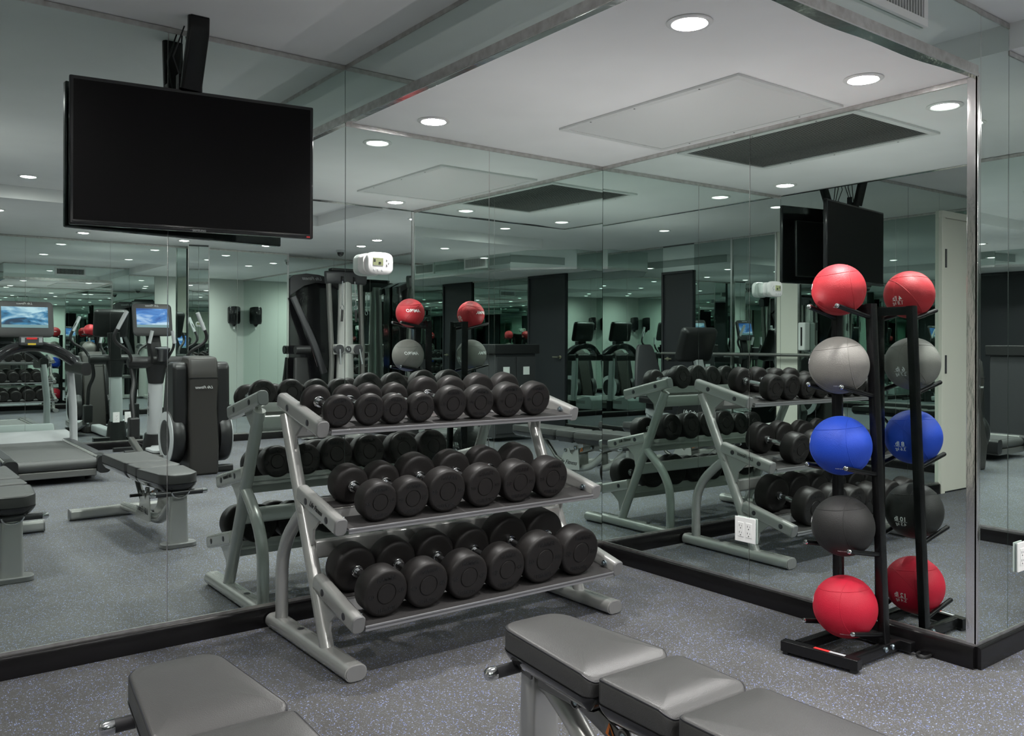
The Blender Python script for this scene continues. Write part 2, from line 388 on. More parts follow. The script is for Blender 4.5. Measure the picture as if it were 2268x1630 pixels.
# metal angle over the outside corner
g = G(); T = Matrix.Rotation(DEL, 4, 'Z')
g.box(BE[0]-.004, YB-.004, GB-.004, BE[0]+.006, YB+.034, SOF-.002); g.box(BE[0]-.004, YB-.006, GB-.004, BE[0]+.012, YB+.004, SOF+.01)
ct = struct('trim_3', g, M['chrome'], bevel=.0012)
x = noise(M['chrome'], 12, 5, stretch=(3, 3, .8)); add_bump(M['chrome'], x.outputs[0], .25, .004)

# mirrored pilaster in front of the far wall
g = G(); pc = (-.17, D+.16)
ang = R(14); Tm = Matrix.Translation((pc[0], pc[1], 0)) @ Matrix.Rotation(ang, 4, 'Z')
pil = struct('trim_4', G().box(-.11, -.11, 0, .11, .105, LO, Tm), M['backing'], smooth=False)
for a, b_ in ((-.107, -.002), (.002, .107)):
    obj('mirror_panel', G().box(a, .105, GB, b_, .111, LO-.02, Tm), M['mirror'], pil, smooth=False)
g = G(); g.box(-.118, .098, 0, -.108, .114, LO, Tm); g.box(.108, .098, 0, .118, .114, LO, Tm); obj('edge_trim', g, M['chrome'], pil)
obj('mirror_panel', G().box(.108, -.11, GB, .112, .098, LO, Tm), M['mirror'], pil, smooth=False)
obj('mirror_panel', G().box(-.112, -.11, GB, -.108, .098, LO, Tm), M['mirror'], pil, smooth=False)
# dropped mirrored box over the black door, with its grille
BXP = [(EX, D), (-3.76, D), (-3.76, -5.48), (-4.34, -4.80), (EX, -4.80)]
bxs = struct('ceiling_box', G().prism(BXP, 2.20, HI, lambda u, v, h: (u, v, h)), M['ceil'], smooth=False)
for (p, q) in zip(BXP[1:-1], BXP[2:]):
    pa, pb = Vector(p), Vector(q); dd = (pb-pa).normalized(); nn = Vector((dd.y, -dd.x))
    if nn.dot(Vector((-4.55, -6.0))-pa) > 0: nn = -nn
    def quad(z0, z1, o): return G().prism([tuple(pa), tuple(pb), tuple(pb+nn*o), tuple(pa+nn*o)], z0, z1, lambda u, v, h: (u, v, h))
    obj('mirror_panel', quad(2.225, HI-.004, .005), M['mirror'], bxs, smooth=False)
    obj('edge_trim', quad(2.194, 2.225, .010), M['chrome'], bxs, bevel=.002)

# ------------------------------------------------------------------ lamps
def downlight(x_, y_, z, label, group=None):
    t = thing('downlight', label, 'downlight', (x_, y_, z), 0, group)
    local(t)
    obj('trim_ring', G().lathe([(.070, 0), (.072, -.003), (.068, -.006), (.056, -.007), (.052, -.003), (.052, 0)], seg=40), M['white'], t)
    obj('diffuser', G().lathe([(.0001, -.0105), (.02, -.0098), (.040, -.007), (.0515, -.0032), (.0515, -.001)], seg=32, cap=False), M['diff'], t)
    return t
dl0 = downlight(-1.285, -.262, SOF, 'round white ceiling downlight nearest the tall corner of the dropped ceiling', 'downlights in the dropped ceiling')
dl0['label'] = 'round downlight in the dropped ceiling, close to the back mirror wall'
dup(dl0, (-1.279, -1.745, SOF), label='round downlight in the dropped ceiling, nearest the camera beyond the square grille')
dup(dl0, (-.331, -1.768, SOF), label='round downlight in the dropped ceiling above the medicine ball rack')
G2 = 'downlights in the outer ceiling'
for (x_, y_, z, lb) in [(-2.33, -3.80, HI, 'downlight in the raised ceiling, mirrored to the left of the television'), (-.75, -3.35, HI, 'downlight in the raised ceiling beyond the dropped soffit'),
    (-2.40, -5.05, LO, 'downlight over the treadmill belt'), (-1.46, -4.87, LO, 'downlight between treadmill and cross trainer'), (-.42, -4.83, LO, 'downlight behind the cross trainer housing'),
    (-1.49, -6.27, LO, 'downlight by the far mirrors beside the treadmill console'), (-.46, -6.30, LO, 'downlight by the far mirrors above the cross trainer console'),
    (1.22, -4.92, LO, 'downlight in front of the cable machine'), (.73, -3.28, LO, 'downlight past the outside corner of the mirrors'), (1.35, -5.55, LO, 'downlight above the cable machine column'),
    (1.25, -2.65, LO, 'downlight beside the pale painted wall'),
    (-3.60, -3.05, HI, 'downlight above the recumbent bike'), (-3.25, -1.30, HI, 'downlight near the cream door'), (-3.45, -5.65, LO, 'downlight before the black door under the box'), (.45, -6.2, LO, 'downlight in front of the far mirrors beside the shrouded tower')]:
    dup(dl0, (x_, y_, z), label=lb, group=G2)
# added spots without any fixture, aimed up to brighten the ceilings
for i, (x_, y_, z, k) in enumerate([(-2.9, -2.6, 1.5, 1.25), (-.42, -.62, 1.25, .95), (-.50, -1.45, 1.30, .95), (-1.25, -1.0, 1.45, .45), (-1.0, -4.0, 1.4, 1.0), (.8, -3.9, 1.4, .8), (-2.9, -5.2, 1.4, .9), (-.9, -6.0, 1.7, .5)]):
    ld = bpy.data.lights.new('added_ceiling_fill', 'SPOT'); ld.energy = CEIL_FILL*k; ld.spot_size = R(165); ld.spot_blend = 1; ld.shadow_soft_size = 0; ld.color = (1, .98, .96)
    lo = bpy.data.objects.new('added_ceiling_fill', ld); col.objects.link(lo); lo.location = (x_, y_, z); lo.rotation_euler = (pi, 0, 0)

# ------------------------------------------------------------------ ceiling return grille
t = thing('ceiling_grille', 'large square louvred return air grille in the dropped ceiling', 'air grille', (-.41, -1.015, SOF))
gx0, gx1, gy0, gy1 = -.755, -.066, -1.525, -.505
obj('backing', G().box(gx0+.03, gy0+.03, SOF-.0008, gx1-.03, gy1-.03, SOF-.0002), M['dark'], t, smooth=False)
g = G(); z0 = SOF-.010
g.box(gx0, gy0, z0, gx1, gy0+.032, SOF); g.box(gx0, gy1-.032, z0, gx1, gy1, SOF); g.box(gx0, gy0+.032, z0, gx0+.032, gy1-.032, SOF); g.box(gx1-.032, gy0+.032, z0, gx1, gy1-.032, SOF)
obj('frame', g, M['slat'], t, bevel=.001)
g = G(); nsl = 44
for i in range(nsl):
    xx = gx0+.036+(gx1-gx0-.072)*(i+.5)/nsl
    g.cbox((xx, (gy0+gy1)/2, SOF-.0065), (.0166, gy1-gy0-.066, .0006), rot=Matrix.Rotation(R(15), 4, 'Y'))
obj('louvres', g, M['slat'], t, smooth=False)
g = G()
for xx in (gx0+.016, gx1-.016):
    for yy in (gy0+.2, gy0+.55, gy1-.2): obj('screw', G().lathe([(.004, 0), (.004, -.002)], (xx, yy, z0+.001), (0, 0, 1), 10), M['bolt'], t)
def wallvent(loc, rotz, w_, h, label, n_=22):
    t = thing('wall_vent', label, 'air vent', loc, rotz, None); local(t)
    obj('backing', G().box(-w_/2+.02, -.002, -h/2+.02, w_/2-.02, 0, h/2-.02), M['dark'], t, smooth=False)
    g = G(); f = .026
    g.box(-w_/2, -.014, -h/2, w_/2, 0, -h/2+f); g.box(-w_/2, -.014, h/2-f, w_/2, 0, h/2); g.box(-w_/2, -.014, -h/2+f, -w_/2+f, 0, h/2-f); g.box(w_/2-f, -.014, -h/2+f, w_/2, 0, h/2-f)
    obj('frame', g, M['white'], t, bevel=.001)
    g = G()
    for i in range(n_):
        xx = -w_/2+f+(w_-2*f)*(i+.5)/n_; g.box(xx-.0022, -.012, -h/2+f, xx+.0022, -.002, h/2-f)
    obj('blades', g, M['slat'], t, smooth=False)
    return t
wallvent((-.655, YB-.004, 2.352), 0, .45, .135, 'white framed vent in the mirrored band above the ball rack')
wallvent((-3.754, -6.25, 2.345), R(90), .52, .17, 'white framed vent on the mirrored box above the black door')

# dome camera on the outer ceiling
t = thing('dome_camera', 'small dark dome camera on the outer ceiling by the cable machine', 'security camera', (1.35, -6.1, LO)); local(t)
obj('mount', G().lathe([(.055, 0), (.055, -.02), (.05, -.03)]), M['lgrey'], t)
obj('dome', G().lathe([(.042, -.03), (.041, -.045), (.032, -.065), (.018, -.076), (.0001, -.08)], cap=False), M['lens'], t)

# ------------------------------------------------------------------ television
t = thing('television', 'wide black television hanging in front of the back mirror wall', 'television', (-2.30, -.18, 1.90))
tl, tr_ = Vector((-2.722, -.060, 0)), Vector((-1.827, -.19, 0)); dx_ = (tr_-tl); tw_ = dx_.length
t = local(t); t.location = ((tl.x+tr_.x)/2, (tl.y+tr_.y)/2, 0); t.rotation_euler = (0, 0, atan2(dx_.y, dx_.x))
x0, x1, z0, z1, yf = -tw_/2, tw_/2, 1.636, 2.184, 0
obj('cabinet', G().box(x0, yf, z0, x1, yf+.028, z1), M['gloss'], t, bevel=.006)
obj('back_cover', G().box(x0+.12, yf+.027, z0+.05, x1-.12, yf+.042, z1-.10), M['shell'], t, bevel=.007)
obj('screen', G().box(x0+.014, yf-.0012, z0+.018, x1-.014, yf+.002, z1-.014), M['screen'], t, smooth=False)
obj('lower_lip', G().tube([(x0+.01, yf-.001, z0+.006), (x1-.01, yf-.001, z0+.006)], .006), M['gloss'], t)
text('lettering', 'SAMSUNG', .011, frame((0, yf-.008, z0+.004), (1, 0, 0), (0, 0, 1)), M['lgrey'], t)
obj('power_light', G().box(x1-.030, yf-.0075, z0+.003, x1-.016, yf-.004, z0+.009), M['red'], t)
t2 = thing('television_bracket', 'black ceiling arm that carries the television', 'bracket', (-2.295, -.18, HI))
g = G(); g.sweep([(-2.293, -.175, HI), (-2.293, -.172, HI-.055), (-2.303, -.110, 2.19)], rrect(.080, .034, .012), side=(1, 0, 0)); obj('arm', g, M['powder'], t2)
g = G(); g.box(-2.345, -.098, 2.06, -2.337, -.060, 2.25); g.box(-2.262, -.098, 2.06, -2.254, -.060, 2.25); g.box(-2.345, -.090, 2.03, -2.254, -.082, 2.215); obj('head_plate', g, M['powder'], t2, bevel=.002)
obj('ceiling_plate', G().box(-2.328, -.196, HI-.004, -2.258, -.154, HI), M['powder'], t2, bevel=.003)
g = G()
for dx in (-.02, .0, .015): g.tube([(-2.30+dx, -.07, 2.21), (-2.30+dx*2.5, -.04, 2.33), (-2.29+dx, -.05, HI)], .003, 8)
obj('cables', g, M['shell'], t2)

# ------------------------------------------------------------------ thermostat and outlets
t = thing('thermostat', 'white thermostat with green display on the back mirror', 'thermostat', (-1.45, 0, 1.57))
cx0, cz0 = -1.452, 1.566
g = G(); out = []
for i in range(48):
    a = 2*pi*i/48; out.append((abs(cos(a))**.45*math.copysign(.066, cos(a)), abs(sin(a))**.42*math.copysign(.044+.007*cos(a)**0*(1-abs(cos(a))**2), sin(a))))
g.loops([[Vector((cx0+.004+u*k, yy, cz0+v*k)) for u, v in out] for yy, k in ((-.045, .94), (-.049, .985), (-.053, 1.0), (-.066, 1.0), (-.073, .97), (-.0755, .9))])
obj('body', g, M['white'], t, ang=50)
g = G(); g.loops([[Vector((cx0-.012+u*k, yy, cz0+.0+v*k)) for u, v in out] for yy, k in ((0, .93), (-.02, .93), (-.022, .90), (-.046, .88))])
obj('wall_plate', g, M['white'], t, ang=50)
obj('display', G().box(cx0-.036, -.0775, cz0-.010, cx0+.016, -.075, cz0+.024), M['lcd'], t, smooth=False)
g = G().box(cx0-.032, -.0782, cz0+.004, cx0-.024, -.0773, cz0+.018); g.box(cx0-.008, -.0782, cz0-.004, cx0+.004, -.0773, cz0+.006); obj('readout', g, M['blacktext'], t, smooth=False)
for dx, dz in ((.035, .018), (.035, -.004), (.045, .006)): obj('button', G().lathe([(.0045, 0), (.004, .003)], (cx0+dx, -.0755, cz0+dz), (0, -1, 0), 14), M['lgrey'], t)
for dx in (-.03, -.010, .010): obj('button', G().box(cx0+dx-.004, -.078, cz0-.036, cx0+dx+.004, -.075, cz0-.028), M['lgrey'], t, bevel=.001)
def outlet(label, mt, gangs=2, group=None):
    """mt: X along the plate, Y out of the wall (towards -Y local)"""
    o = mt.to_translation(); t = thing('wall_outlet', label, 'outlet', tuple(o), mt.to_euler().z, group); local(t)
    w_ = .07+.046*(gangs-1)
    obj('cover_plate', G().box(-w_/2, -.010, -.058, w_/2, -.004, .058), M['white'], t, bevel=.002)
    obj('box', G().box(-w_/2+.006, -.005, -.052, w_/2-.006, 0, .052), M['lgrey'], t)
    for k in range(gangs):
        cx_ = (k-(gangs-1)/2)*.046
        r = obj('receptacle', G().box(cx_-.0165, -.012, -.034, cx_+.0165, -.0095, .034), M['white'], t, bevel=.001)
        g = G()
        for dz in (.014, -.018):
            g.box(cx_-.008, -.0125, dz, cx_-.006, -.0115, dz+.009); g.box(cx_+.005, -.0125, dz, cx_+.0065, -.0115, dz+.007)
            g.lathe([(.0026, 0), (.0026, .0012)], (cx_-.0005, -.0115, dz-.008), (0, -1, 0), 10)
        obj('slots', g, M['dark'], r, smooth=False)
    return t
outlet('white double wall outlet low on the right mirror wall', Matrix.Translation((-.017, -1.000, .332)) @ Matrix.Rotation(R(-90)-0, 4, 'Z'), 2)
outlet('white outlet on the return mirror past the outside corner', Matrix.Translation((.338, YB, .363)), 1)
for xx, nm in ((-1.03, 'white blank plate at the far mirrors, mirrored beside the treadmill'), (-.905, 'white socket plate with a cord at the far mirrors'), (-.61, 'white socket plate behind the cross trainer column')):
    outlet(nm, Matrix.Translation((xx, D, .36)) @ Matrix.Rotation(R(180), 4, 'Z'), 1)
# power strip by the far wall
t = thing('power_strip', 'black power strip on the floor by the far mirrors', 'power strip', (-1.0, -6.62, 0)); 
obj('body', G().box(-1.12, -6.66, 0, -.86, -6.60, .045), M['shell'], t, bevel=.006)
obj('cord', G().tube(bez([(-.86, -6.63, .02), (-.72, -6.7, .02), (-.85, -6.80, .1), (-.905, -6.86, .34)]), .004, 8), M['shell'], t)

# ------------------------------------------------------------------ dumbbell rack
def hframe(X):          # arm, post and leg lines shared by both ends, in (y, z)
    return X
TILT = atan2(.083, .37)
rk = thing('dumbbell_rack', 'three-tier silver-grey dumbbell rack against the back mirror wall', 'rack', (-1.29, -.40, 0))
for side, X in ((-1, -1.925), (1, -.655)):
    g = G(); sec = rrect(.085, .060, .0285, 6)
    g.sweep([(X, -.032, .032), (X, -.778, .032)], sec, side=(1, 0, 0)); ft = obj('foot', g, M['silver'], rk, ang=40)
    obj('end_cap', G().sweep([(X, -.777, .032), (X, -.783, .032)], rrect(.078, .053, .0262, 6), side=(1, 0, 0)), M['greycap'], ft)
    g = G(); g.tube([(X, -.150, .905), (X, -.545, .045)], .0275, 24); obj('post', g, M['silver'], rk)
    g = G(); g.tube([(X, -.105, .05), (X, -.105, .22)]+bez([(X, -.108, .26), (X, -.125, .33), (X, -.175, .41), (X, -.255, .485)], 6)+[(X, -.335, .545)], .0265, 20); obj('leg', g, M['silver'], rk)
    g = G(); g.lathe([(.014, 0), (.014, .002)], (X, -.30, .0615), (0, 0, 1), 16); obj('bolt_plug', g, M['bolt'], rk)
    for k, (ya, za, yb, zb_) in enumerate([(-.118, .962, -.495, .874), (-.315, .607, -.650, .528), (-.470, .288, -.792, .208)]):
        g = G(); g.sweep([(X, ya, za), (X, yb, zb_)], rrect(.050, .066, .018, 5), side=(1, 0, 0)); am = obj('shelf_arm', g, M['silver'], rk, ang=40)
        d = (Vector((X, yb, zb_))-Vector((X, ya, za))).normalized()
        e = Vector((X, yb, zb_)); obj('end_cap', G().sweep([e, e+d*.006, e+d*.009], rrect(.050, .066, .018, 5), side=(1, 0, 0), scale=[1, 1, .9]), M['greycap'], am)
        if k == 0:
            e = Vector((X, ya, za)); obj('end_cap', G().sweep([e, e-d*.006, e-d*.009], rrect(.050, .066, .018, 5), side=(1, 0, 0), scale=[1, 1, .9]), M['greycap'], am)
        for f in ((.26, .78) if k == 0 else (.25, .80)):
            c = Vector((X+side*.0245, ya+(yb-ya)*f, za+(zb_-za)*f)); obj('bolt_plug', G().lathe([(.0135, 0), (.0135, .0015), (.011, .0025)], c, (side, 0, 0), 18), M['bolt'], am)
        c = Vector((X-side*.026, ya+(yb-ya)*.84, za+(zb_-za)*.84+.004)); g = G().lathe([(.013, 0), (.013, .006), (.008, .008), (.008, .014)], c, (-side, 0, 0), 16); obj('screw', g, M['zinc'], am)
        # gusset under the arm
        zp = lambda z: -.150-(.905-z)*(.395/.86)
        g = G(); zt = za-.05; mid = .55; gy = ya+(yb-ya)*mid; gz = za+(zb_-za)*mid-.03
        if k == 0: pts = [(-.17, .905), (-.345, .865)]
        pts = [(zp(za-.04), za-.04+.03), (gy-.02, gz+.004), (gy+.02, gz-.012), (gy+.075, gz-.055), (gy+.085, gz-.115), (zp(za-.20), za-.20)]
        g.prism(pts, -.005, .005, lambda u, v, h: (X+h, u, v)); obj('gusset', g, M['silver'], rk, smooth=False)
    if side < 0:
        pass
Tx = Matrix.Rotation(R(0), 4, 'X')
am_y, am_z = (-.3+-.65)/2, .565
d = Vector((0, .335, .079)).normalized()
text('lettering', 'Life Fitness', .030, frame((-1.9515, -.492, .574), (0, -d.y, -d.z), (0, -.23, 1)), M['blacktext'], rk, shear=.45, width=.115)
text('lettering', 'Life Fitness', .030, frame((-.6285, -.492, .574), (0, d.y, d.z), (0, -.23, 1)), M['blacktext'], rk, shear=.45, width=.115)
TILT = R(8.5)
TR = [(-.520, .868, .31), (-.668, .517, .33), (-.800, .195, .335)]     # front edge y, z and depth of the trays
st, ct_ = sin(TILT), cos(TILT)
for k, (yf, zf, dp) in enumerate(TR):
    xa, xb = -1.898, -.682
    def tp(s, h): return (yf+s*ct_-h*st*-1*0 - h*st, zf+s*st+h*ct_)
    def slab(s0, s1, h0, h1): 
        p = [tp(s0, h0), tp(s1, h0), tp(s1, h1), tp(s0, h1)]
        return G().prism(p, xa, xb, lambda u, v, h: (h, u, v))
    fd, rd = .135, .085
    g = slab(0, fd, -.010, -.002); q = [tp(0, -.018), tp(.004, -.018), tp(.004, .003), tp(0, .003)]; g.prism(q, xa, xb, lambda u, v, h: (h, u, v))
    q = [tp(fd-.004, -.022), tp(fd, -.022), tp(fd, -.002), tp(fd-.004, -.002)]; g.prism(q, xa, xb, lambda u, v, h: (h, u, v))
    tr = obj('tray', g, M['traygrey'], rk, bevel=.001)
    obj('tray_mat', slab(.006, fd-.002, -.002, .0015), M['carpet'], tr, smooth=False)
    g = slab(dp-rd, dp, -.010, -.002); q = [tp(dp-rd, -.058), tp(dp-rd+.005, -.058), tp(dp-rd+.005, -.002), tp(dp-rd, -.002)]; g.prism(q, xa, xb, lambda u, v, h: (h, u, v))
    q = [tp(dp-.005, -.022), tp(dp, -.022), tp(dp, .020), tp(dp-.005, .020)]; g.prism(q, xa, xb, lambda u, v, h: (h, u, v))
    tr = obj('rear_rail', g, M['silver'], rk, bevel=.001)
    obj('rail_mat', slab(dp-rd+.006, dp-.006, -.002, .0015), M['carpet'], tr, smooth=False)
    for xx in (-1.6, -.98): obj('tie_strap', slab(.09, dp-.04, -.022, -.011) if 0 else G().prism([tp(.1, -.020), tp(dp-.05, -.020), tp(dp-.05, -.011), tp(.1, -.011)], xx-.02, xx+.02, lambda u, v, h: (h, u, v)), M['traygrey'], rk, smooth=False)
# back rails between the frames
for (yy, zz) in ((-.17, .845), (-.395, .395)):
    obj('cross_rail', G().sweep([(-1.91, yy, zz), (-.67, yy, zz)], rrect(.04, .07, .01), side=(0, 1, 0)), M['silver'], rk)

HD = {5: (.0645, .040), 10: (.0620, .056), 15: (.0735, .060), 20: (.0765, .070), 25: (.0765, .080), 30: (.0880, .080), 35: (.0880, .090), 40: (.0905, .090), 45: (.0915, .096), 50: (.1035, .096)}
def GR(wt): return .150 if wt >= 25 else .160
def make_dumbbell(wt):
    r, th = HD[wt]; GRIP = GR(wt); L2 = GRIP/2+th
    t = thing('dumbbell', '', 'dumbbell', (0, 0, 0)); local(t)
    for s in (-1, 1):
        g = G(); h0, h1 = GRIP/2, L2; e = .010
        prof = [(.020, h0+.002), (r-.022, h0), (r-.012, h0+.0015), (r-.004, h0+.006), (r, h0+.014), (r, h1-.012), (r-.003, h1-.005), (r-.009, h1-.0005), (r-.014, h1), (r*.44, h1-.0005), (r*.425, h1-.003), (r*.405, h1-.003), (r*.39, h1+.0008), (.0001, h1+.0008)]
        hd = obj('head', g.lathe(prof, (0, 0, 0), (0, s, 0), 48), M['rubber'], t, ang=50)
        xa = (-s, 0, 0) if s > 0 else (1, 0, 0)
        yy = s*(h1+.0002); sz = r*.24
        text('lettering', 'HAMMER', sz, frame((0, yy, r*.64), xa, (0, 0, 1)), M['deboss'], hd, width=r*.86, shear=.15, bold=.0006)
        text('lettering', 'STRENGTH', sz*.95, frame((0, yy, -r*.66), xa, (0, 0, 1)), M['deboss'], hd, width=r*.98, shear=.15, bold=.0006)
        for q in (-1, 1): text('lettering', str(wt), sz*1.02, frame((q*r*.68*(1 if s < 0 else -1), yy, 0), xa, (0, 0, 1)), M['deboss'], hd, width=r*(.30 if wt > 5 else .13), bold=.0006)
    g = G(); pf = [(.0135, -GRIP/2), (.0135, -GRIP/2+.018), (.0145, -GRIP/4), (.0158, 0), (.0145, GRIP/4), (.0135, GRIP/2-.018), (.0135, GRIP/2)]
    obj('handle', g.lathe(pf, (0, 0, 0), (0, 1, 0), 24), M['steel'], t)
    for s in (-1, 1):
        g = G(); h = GRIP/2
        g.lathe([(.020, h-.022), (.0215, h-.020), (.0215, h-.015), (.0195, h-.0135), (.0195, h-.012), (.0225, h-.0105), (.0225, h-.002), (.022, h+.002)], (0, 0, 0), (0, s, 0), 28); obj('collar', g, M['steel'], t)
    return t
protos = {}
rows = [(0, -.500, 'top', [(5, -1.858), (5, -1.724), (10, -1.612), (10, -1.487), (15, -1.337), (15, -1.194), (20, -1.033), (20, -.879)]),
        (1, -.645, 'middle', [(25, -1.762), (25, -1.618), (30, -1.458), (30, -1.276), (35, -1.091), (35, -.910)]),
        (2, -.772, 'bottom', [(40, -1.806), (40, -1.627), (45, -1.441), (45, -1.256), (50, -1.062), (50, -.860)])]
ordn = ['first', 'second', 'third', 'fourth', 'fifth', 'sixth', 'seventh', 'eighth']
for k, yface, nm, lst in rows:
    yf, zf, dp = TR[k]
    for i, (wt, xx) in enumerate(lst):
        r, th = HD[wt]; L2 = GR(wt)/2+th
        sfc = (yface-yf)/ct_+.004            # distance of the front face along the tray
        s = sfc+L2; h = r+.003
        y = yf+s*ct_-h*st; z = zf+s*st+h*ct_
        pos = {0: 'leftmost', len(lst)-1: 'rightmost'}.get(i, ordn[i]+' from the left')
        lb = 'round black dumbbell marked %d, %s on the %s tier of the rack' % (wt, pos, nm)
        rot = (TILT, random.uniform(-.06, .06)*0+((i*37) % 11-5)*.012, 0)
        gp = 'dumbbells on the %s tier' % nm
        if wt in protos: dup(protos[wt], (xx, y, z), rot, lb, gp)
        else:
            p = protos[wt] = make_dumbbell(wt); p.location = (xx, y, z); p.rotation_euler = rot; tag(p, lb, 'dumbbell', gp)

# ------------------------------------------------------------------ medicine ball rack
br = thing('ball_rack', 'black steel medicine ball rack standing before the right mirror wall', 'rack', (-.25, -1.66, 0))
ux = -.178
UP = {'r': ((ux, -1.772, .02), (ux, -1.712, 1.362)), 'l': ((ux, -1.578, .02), (ux, -1.566, 1.362))}
for k in UP: obj('upright', G().sweep(UP[k], rrect(.040, .030, .004, 2), side=(1, 0, 0)), M['powder'], br)
obj('top_bar', G().box(ux-.012, -1.712, 1.325, ux+.012, -1.566, 1.360), M['powder'], br, bevel=.002)
g = G()
Tb = Matrix.Translation((-.44, -1.66, 0)) @ Matrix.Rotation(R(7), 4, 'Z') @ Matrix.Translation((.44, 1.66, 0))
obj('front_bar', G().box(-.462, -1.815, .012, -.422, -1.512, .052, Tb), M['powder'], br, bevel=.002)
g = G(); 
for yy in (-1.795, -1.53): g.box(-.458, yy-.01, 0, -.426, yy+.01, .014, Tb)
obj('rubber_feet', g, M['shell'], br)
for y0, y1 in ((-1.772, -1.775), (-1.560, -1.572)):
    obj('base_bar', G().sweep([(-.425, y0, .032), (-.075, y1, .032)], rrect(.034, .038, .004, 2), side=(0, 1, 0)), M['powder'], br)
obj('back_bar', G().box(-.10, -1.835, .012, -.066, -1.545, .050), M['powder'], br, bevel=.002)
g = G()
for xx in (-.155, -.205):
    g.lathe([(.011, 0), (.011, .006), (.006, .010)], (xx, -1.790, .036), (0, -1, 0), 14)
obj('screws', g, M['zinc'], br)
obj('sticker', G().box(-.450, -1.70, .0522, -.434, -1.64, .0530, Tb), M['red'], br, smooth=False)
obj('sticker', G().box(-.450, -1.76, .0522, -.434, -1.70, .0530, Tb), M['lgrey'], br, smooth=False)
tip = {'r': [(-1.700, 1.349), (-1.719, 1.042), (-1.737, .738), (-1.752, .430), (-1.767, .126)], 'l': [(-1.580, 1.349), (-1.578, 1.047), (-1.573, .735), (-1.568, .432), (-1.561, .124)]}
arms = {}
for k, L in tip.items():
    for i, (yy, zz) in enumerate(L):
        p0, p1 = UP[k]; f = (zz-.040-.02)/(1.342); yr = p0[1]+(p1[1]-p0[1])*f
        a = Vector((ux-.005, yr, zz-.042)); b_ = Vector((-.392, yy, zz)); arms[(k, i)] = (a, b_)
        am = obj('arm', G().tube([a, b_], .0095, 14), M['powder'], br)
        obj('cap', G().lathe([(.0095, 0), (.008, .004), (.003, .006)], b_, (b_-a), 14), M['steel'], am)
BL = [('red', 4, '1.8 kg', .1005, -.279, 'ballred', 'bright red medicine ball on the topmost arms of the ball rack'),
      ('grey', 6, '2.7 kg', .1115, -.290, 'ballgrey', 'pale grey medicine ball on the second arms of the ball rack'),
      ('blue', 8, '3.6 kg', .1145, -.288, 'ballblue', 'blue medicine ball on the middle arms of the ball rack'),
      ('black', 10, '4.5 kg', .1165, -.282, 'ballblack', 'black medicine ball on the fourth arms of the ball rack'),
      ('red', 12, '5.4 kg', .1185, -.276, 'ballcrimson', 'crimson medicine ball on the lowest arms just above the floor')]
def groove(c, r, nrm, off):
    """thin raised seam: circle of the ball cut by a plane"""
    nrm = Vector(nrm).normalized(); q = Vector((0, 0, 1)) if abs(nrm.z) < .9 else Vector((1, 0, 0)); u = nrm.cross(q).normalized(); v = nrm.cross(u)
    rr = sqrt(r*r-off*off); pts = [c+nrm*off+u*rr*cos(2*pi*i/72)+v*rr*sin(2*pi*i/72) for i in range(72)]
    g = G(); sec = 6; L = []
    for i, p in enumerate(pts):
        rad = (p-c).normalized(); t_ = (pts[(i+1) % 72]-pts[i-1]).normalized(); sd = t_.cross(rad)
        L.append([p+rad*(.0013*cos(2*pi*k/sec)-.0002)+sd*.0016*sin(2*pi*k/sec) for k in range(sec)])
    L.append(L[0]); g.loops(L, False, False); return g
for i, (cn, lbs, kg, r, bx_, mk, lab) in enumerate(BL):
    (a, b_), (a2, b2) = arms[('r', i)], arms[('l', i)]
    f = (bx_-a.x)/(b_.x-a.x); pr = a+(b_-a)*f; pl = a2+(b2-a2)*f; half = abs(pr.y-pl.y)/2; cyy = (pr.y+pl.y)/2
    zc = (pr.z+pl.z)/2+sqrt(max(1e-6, (r+.0098)**2-half**2))+.002
    c = Vector((bx_-.006, cyy, zc))
    t = thing('medicine_ball', lab, 'medicine ball', tuple(c), 0, 'medicine balls on the ball rack')
    bm = bmesh.new(); bmesh.ops.create_uvsphere(bm, u_segments=64, v_segments=40, radius=r)
    g = G(); g.add([c+v.co for v in bm.verts], [[v.index for v in fc_.verts] for fc_ in bm.faces]); bm.free()
    obj('shell', g, M[mk], t, ang=None)
    tw = i*.15
    for (nv, off) in (((-.12+tw*.2, .10, 1), r*.62), ((.55, .5, -.62), r*.22), ((.55-tw, -.85, .15), r*.45)):
        obj('seam', groove(c, r, nv, off), M[mk], t, ang=None)
    # printed weight, facing the right mirror
    def wrapper(th0, ph0):
        def f_(p):
            th = th0+p.x/r; ph = ph0+p.y/r; e = r+.0004+p.z
            return c+Vector((e*cos(ph)*cos(th), e*cos(ph)*sin(th), e*sin(ph)))
        return f_
    th = R(-2 if i != 1 else -5)
    def flip(fn): return fn
    text('lettering', '%d lb' % lbs, .027, None, M['whitetext'], t, depth=.0002, wrap=wrapper(th, -.20), bold=.0004)
    text('lettering', kg, .021, None, M['whitetext'], t, depth=.0002, wrap=wrapper(th, -.40))
    g = G(); L = [[c+Vector(((r+e)*cos(ph)*cos(th+s), (r+e)*cos(ph)*sin(th+s), (r+e)*sin(ph))) for e, ph in ((.0001, -.30), (.0009, -.30), (.0009, -.292), (.0001, -.292))] for s in [q*.05-.25 for q in range(11)]]
    obj('underline', g.loops(L), M['whitetext'], t)
    text('lettering', 'AMPRO', .030, None, M['whitetext'], t, depth=.0002, wrap=wrapper(R(106), .12), shear=.3, bold=.0006)
    text('lettering', 'MADE IN CHINA', .0075, None, M['whitetext'], t, depth=.0001, wrap=wrapper(R(212), -.78))
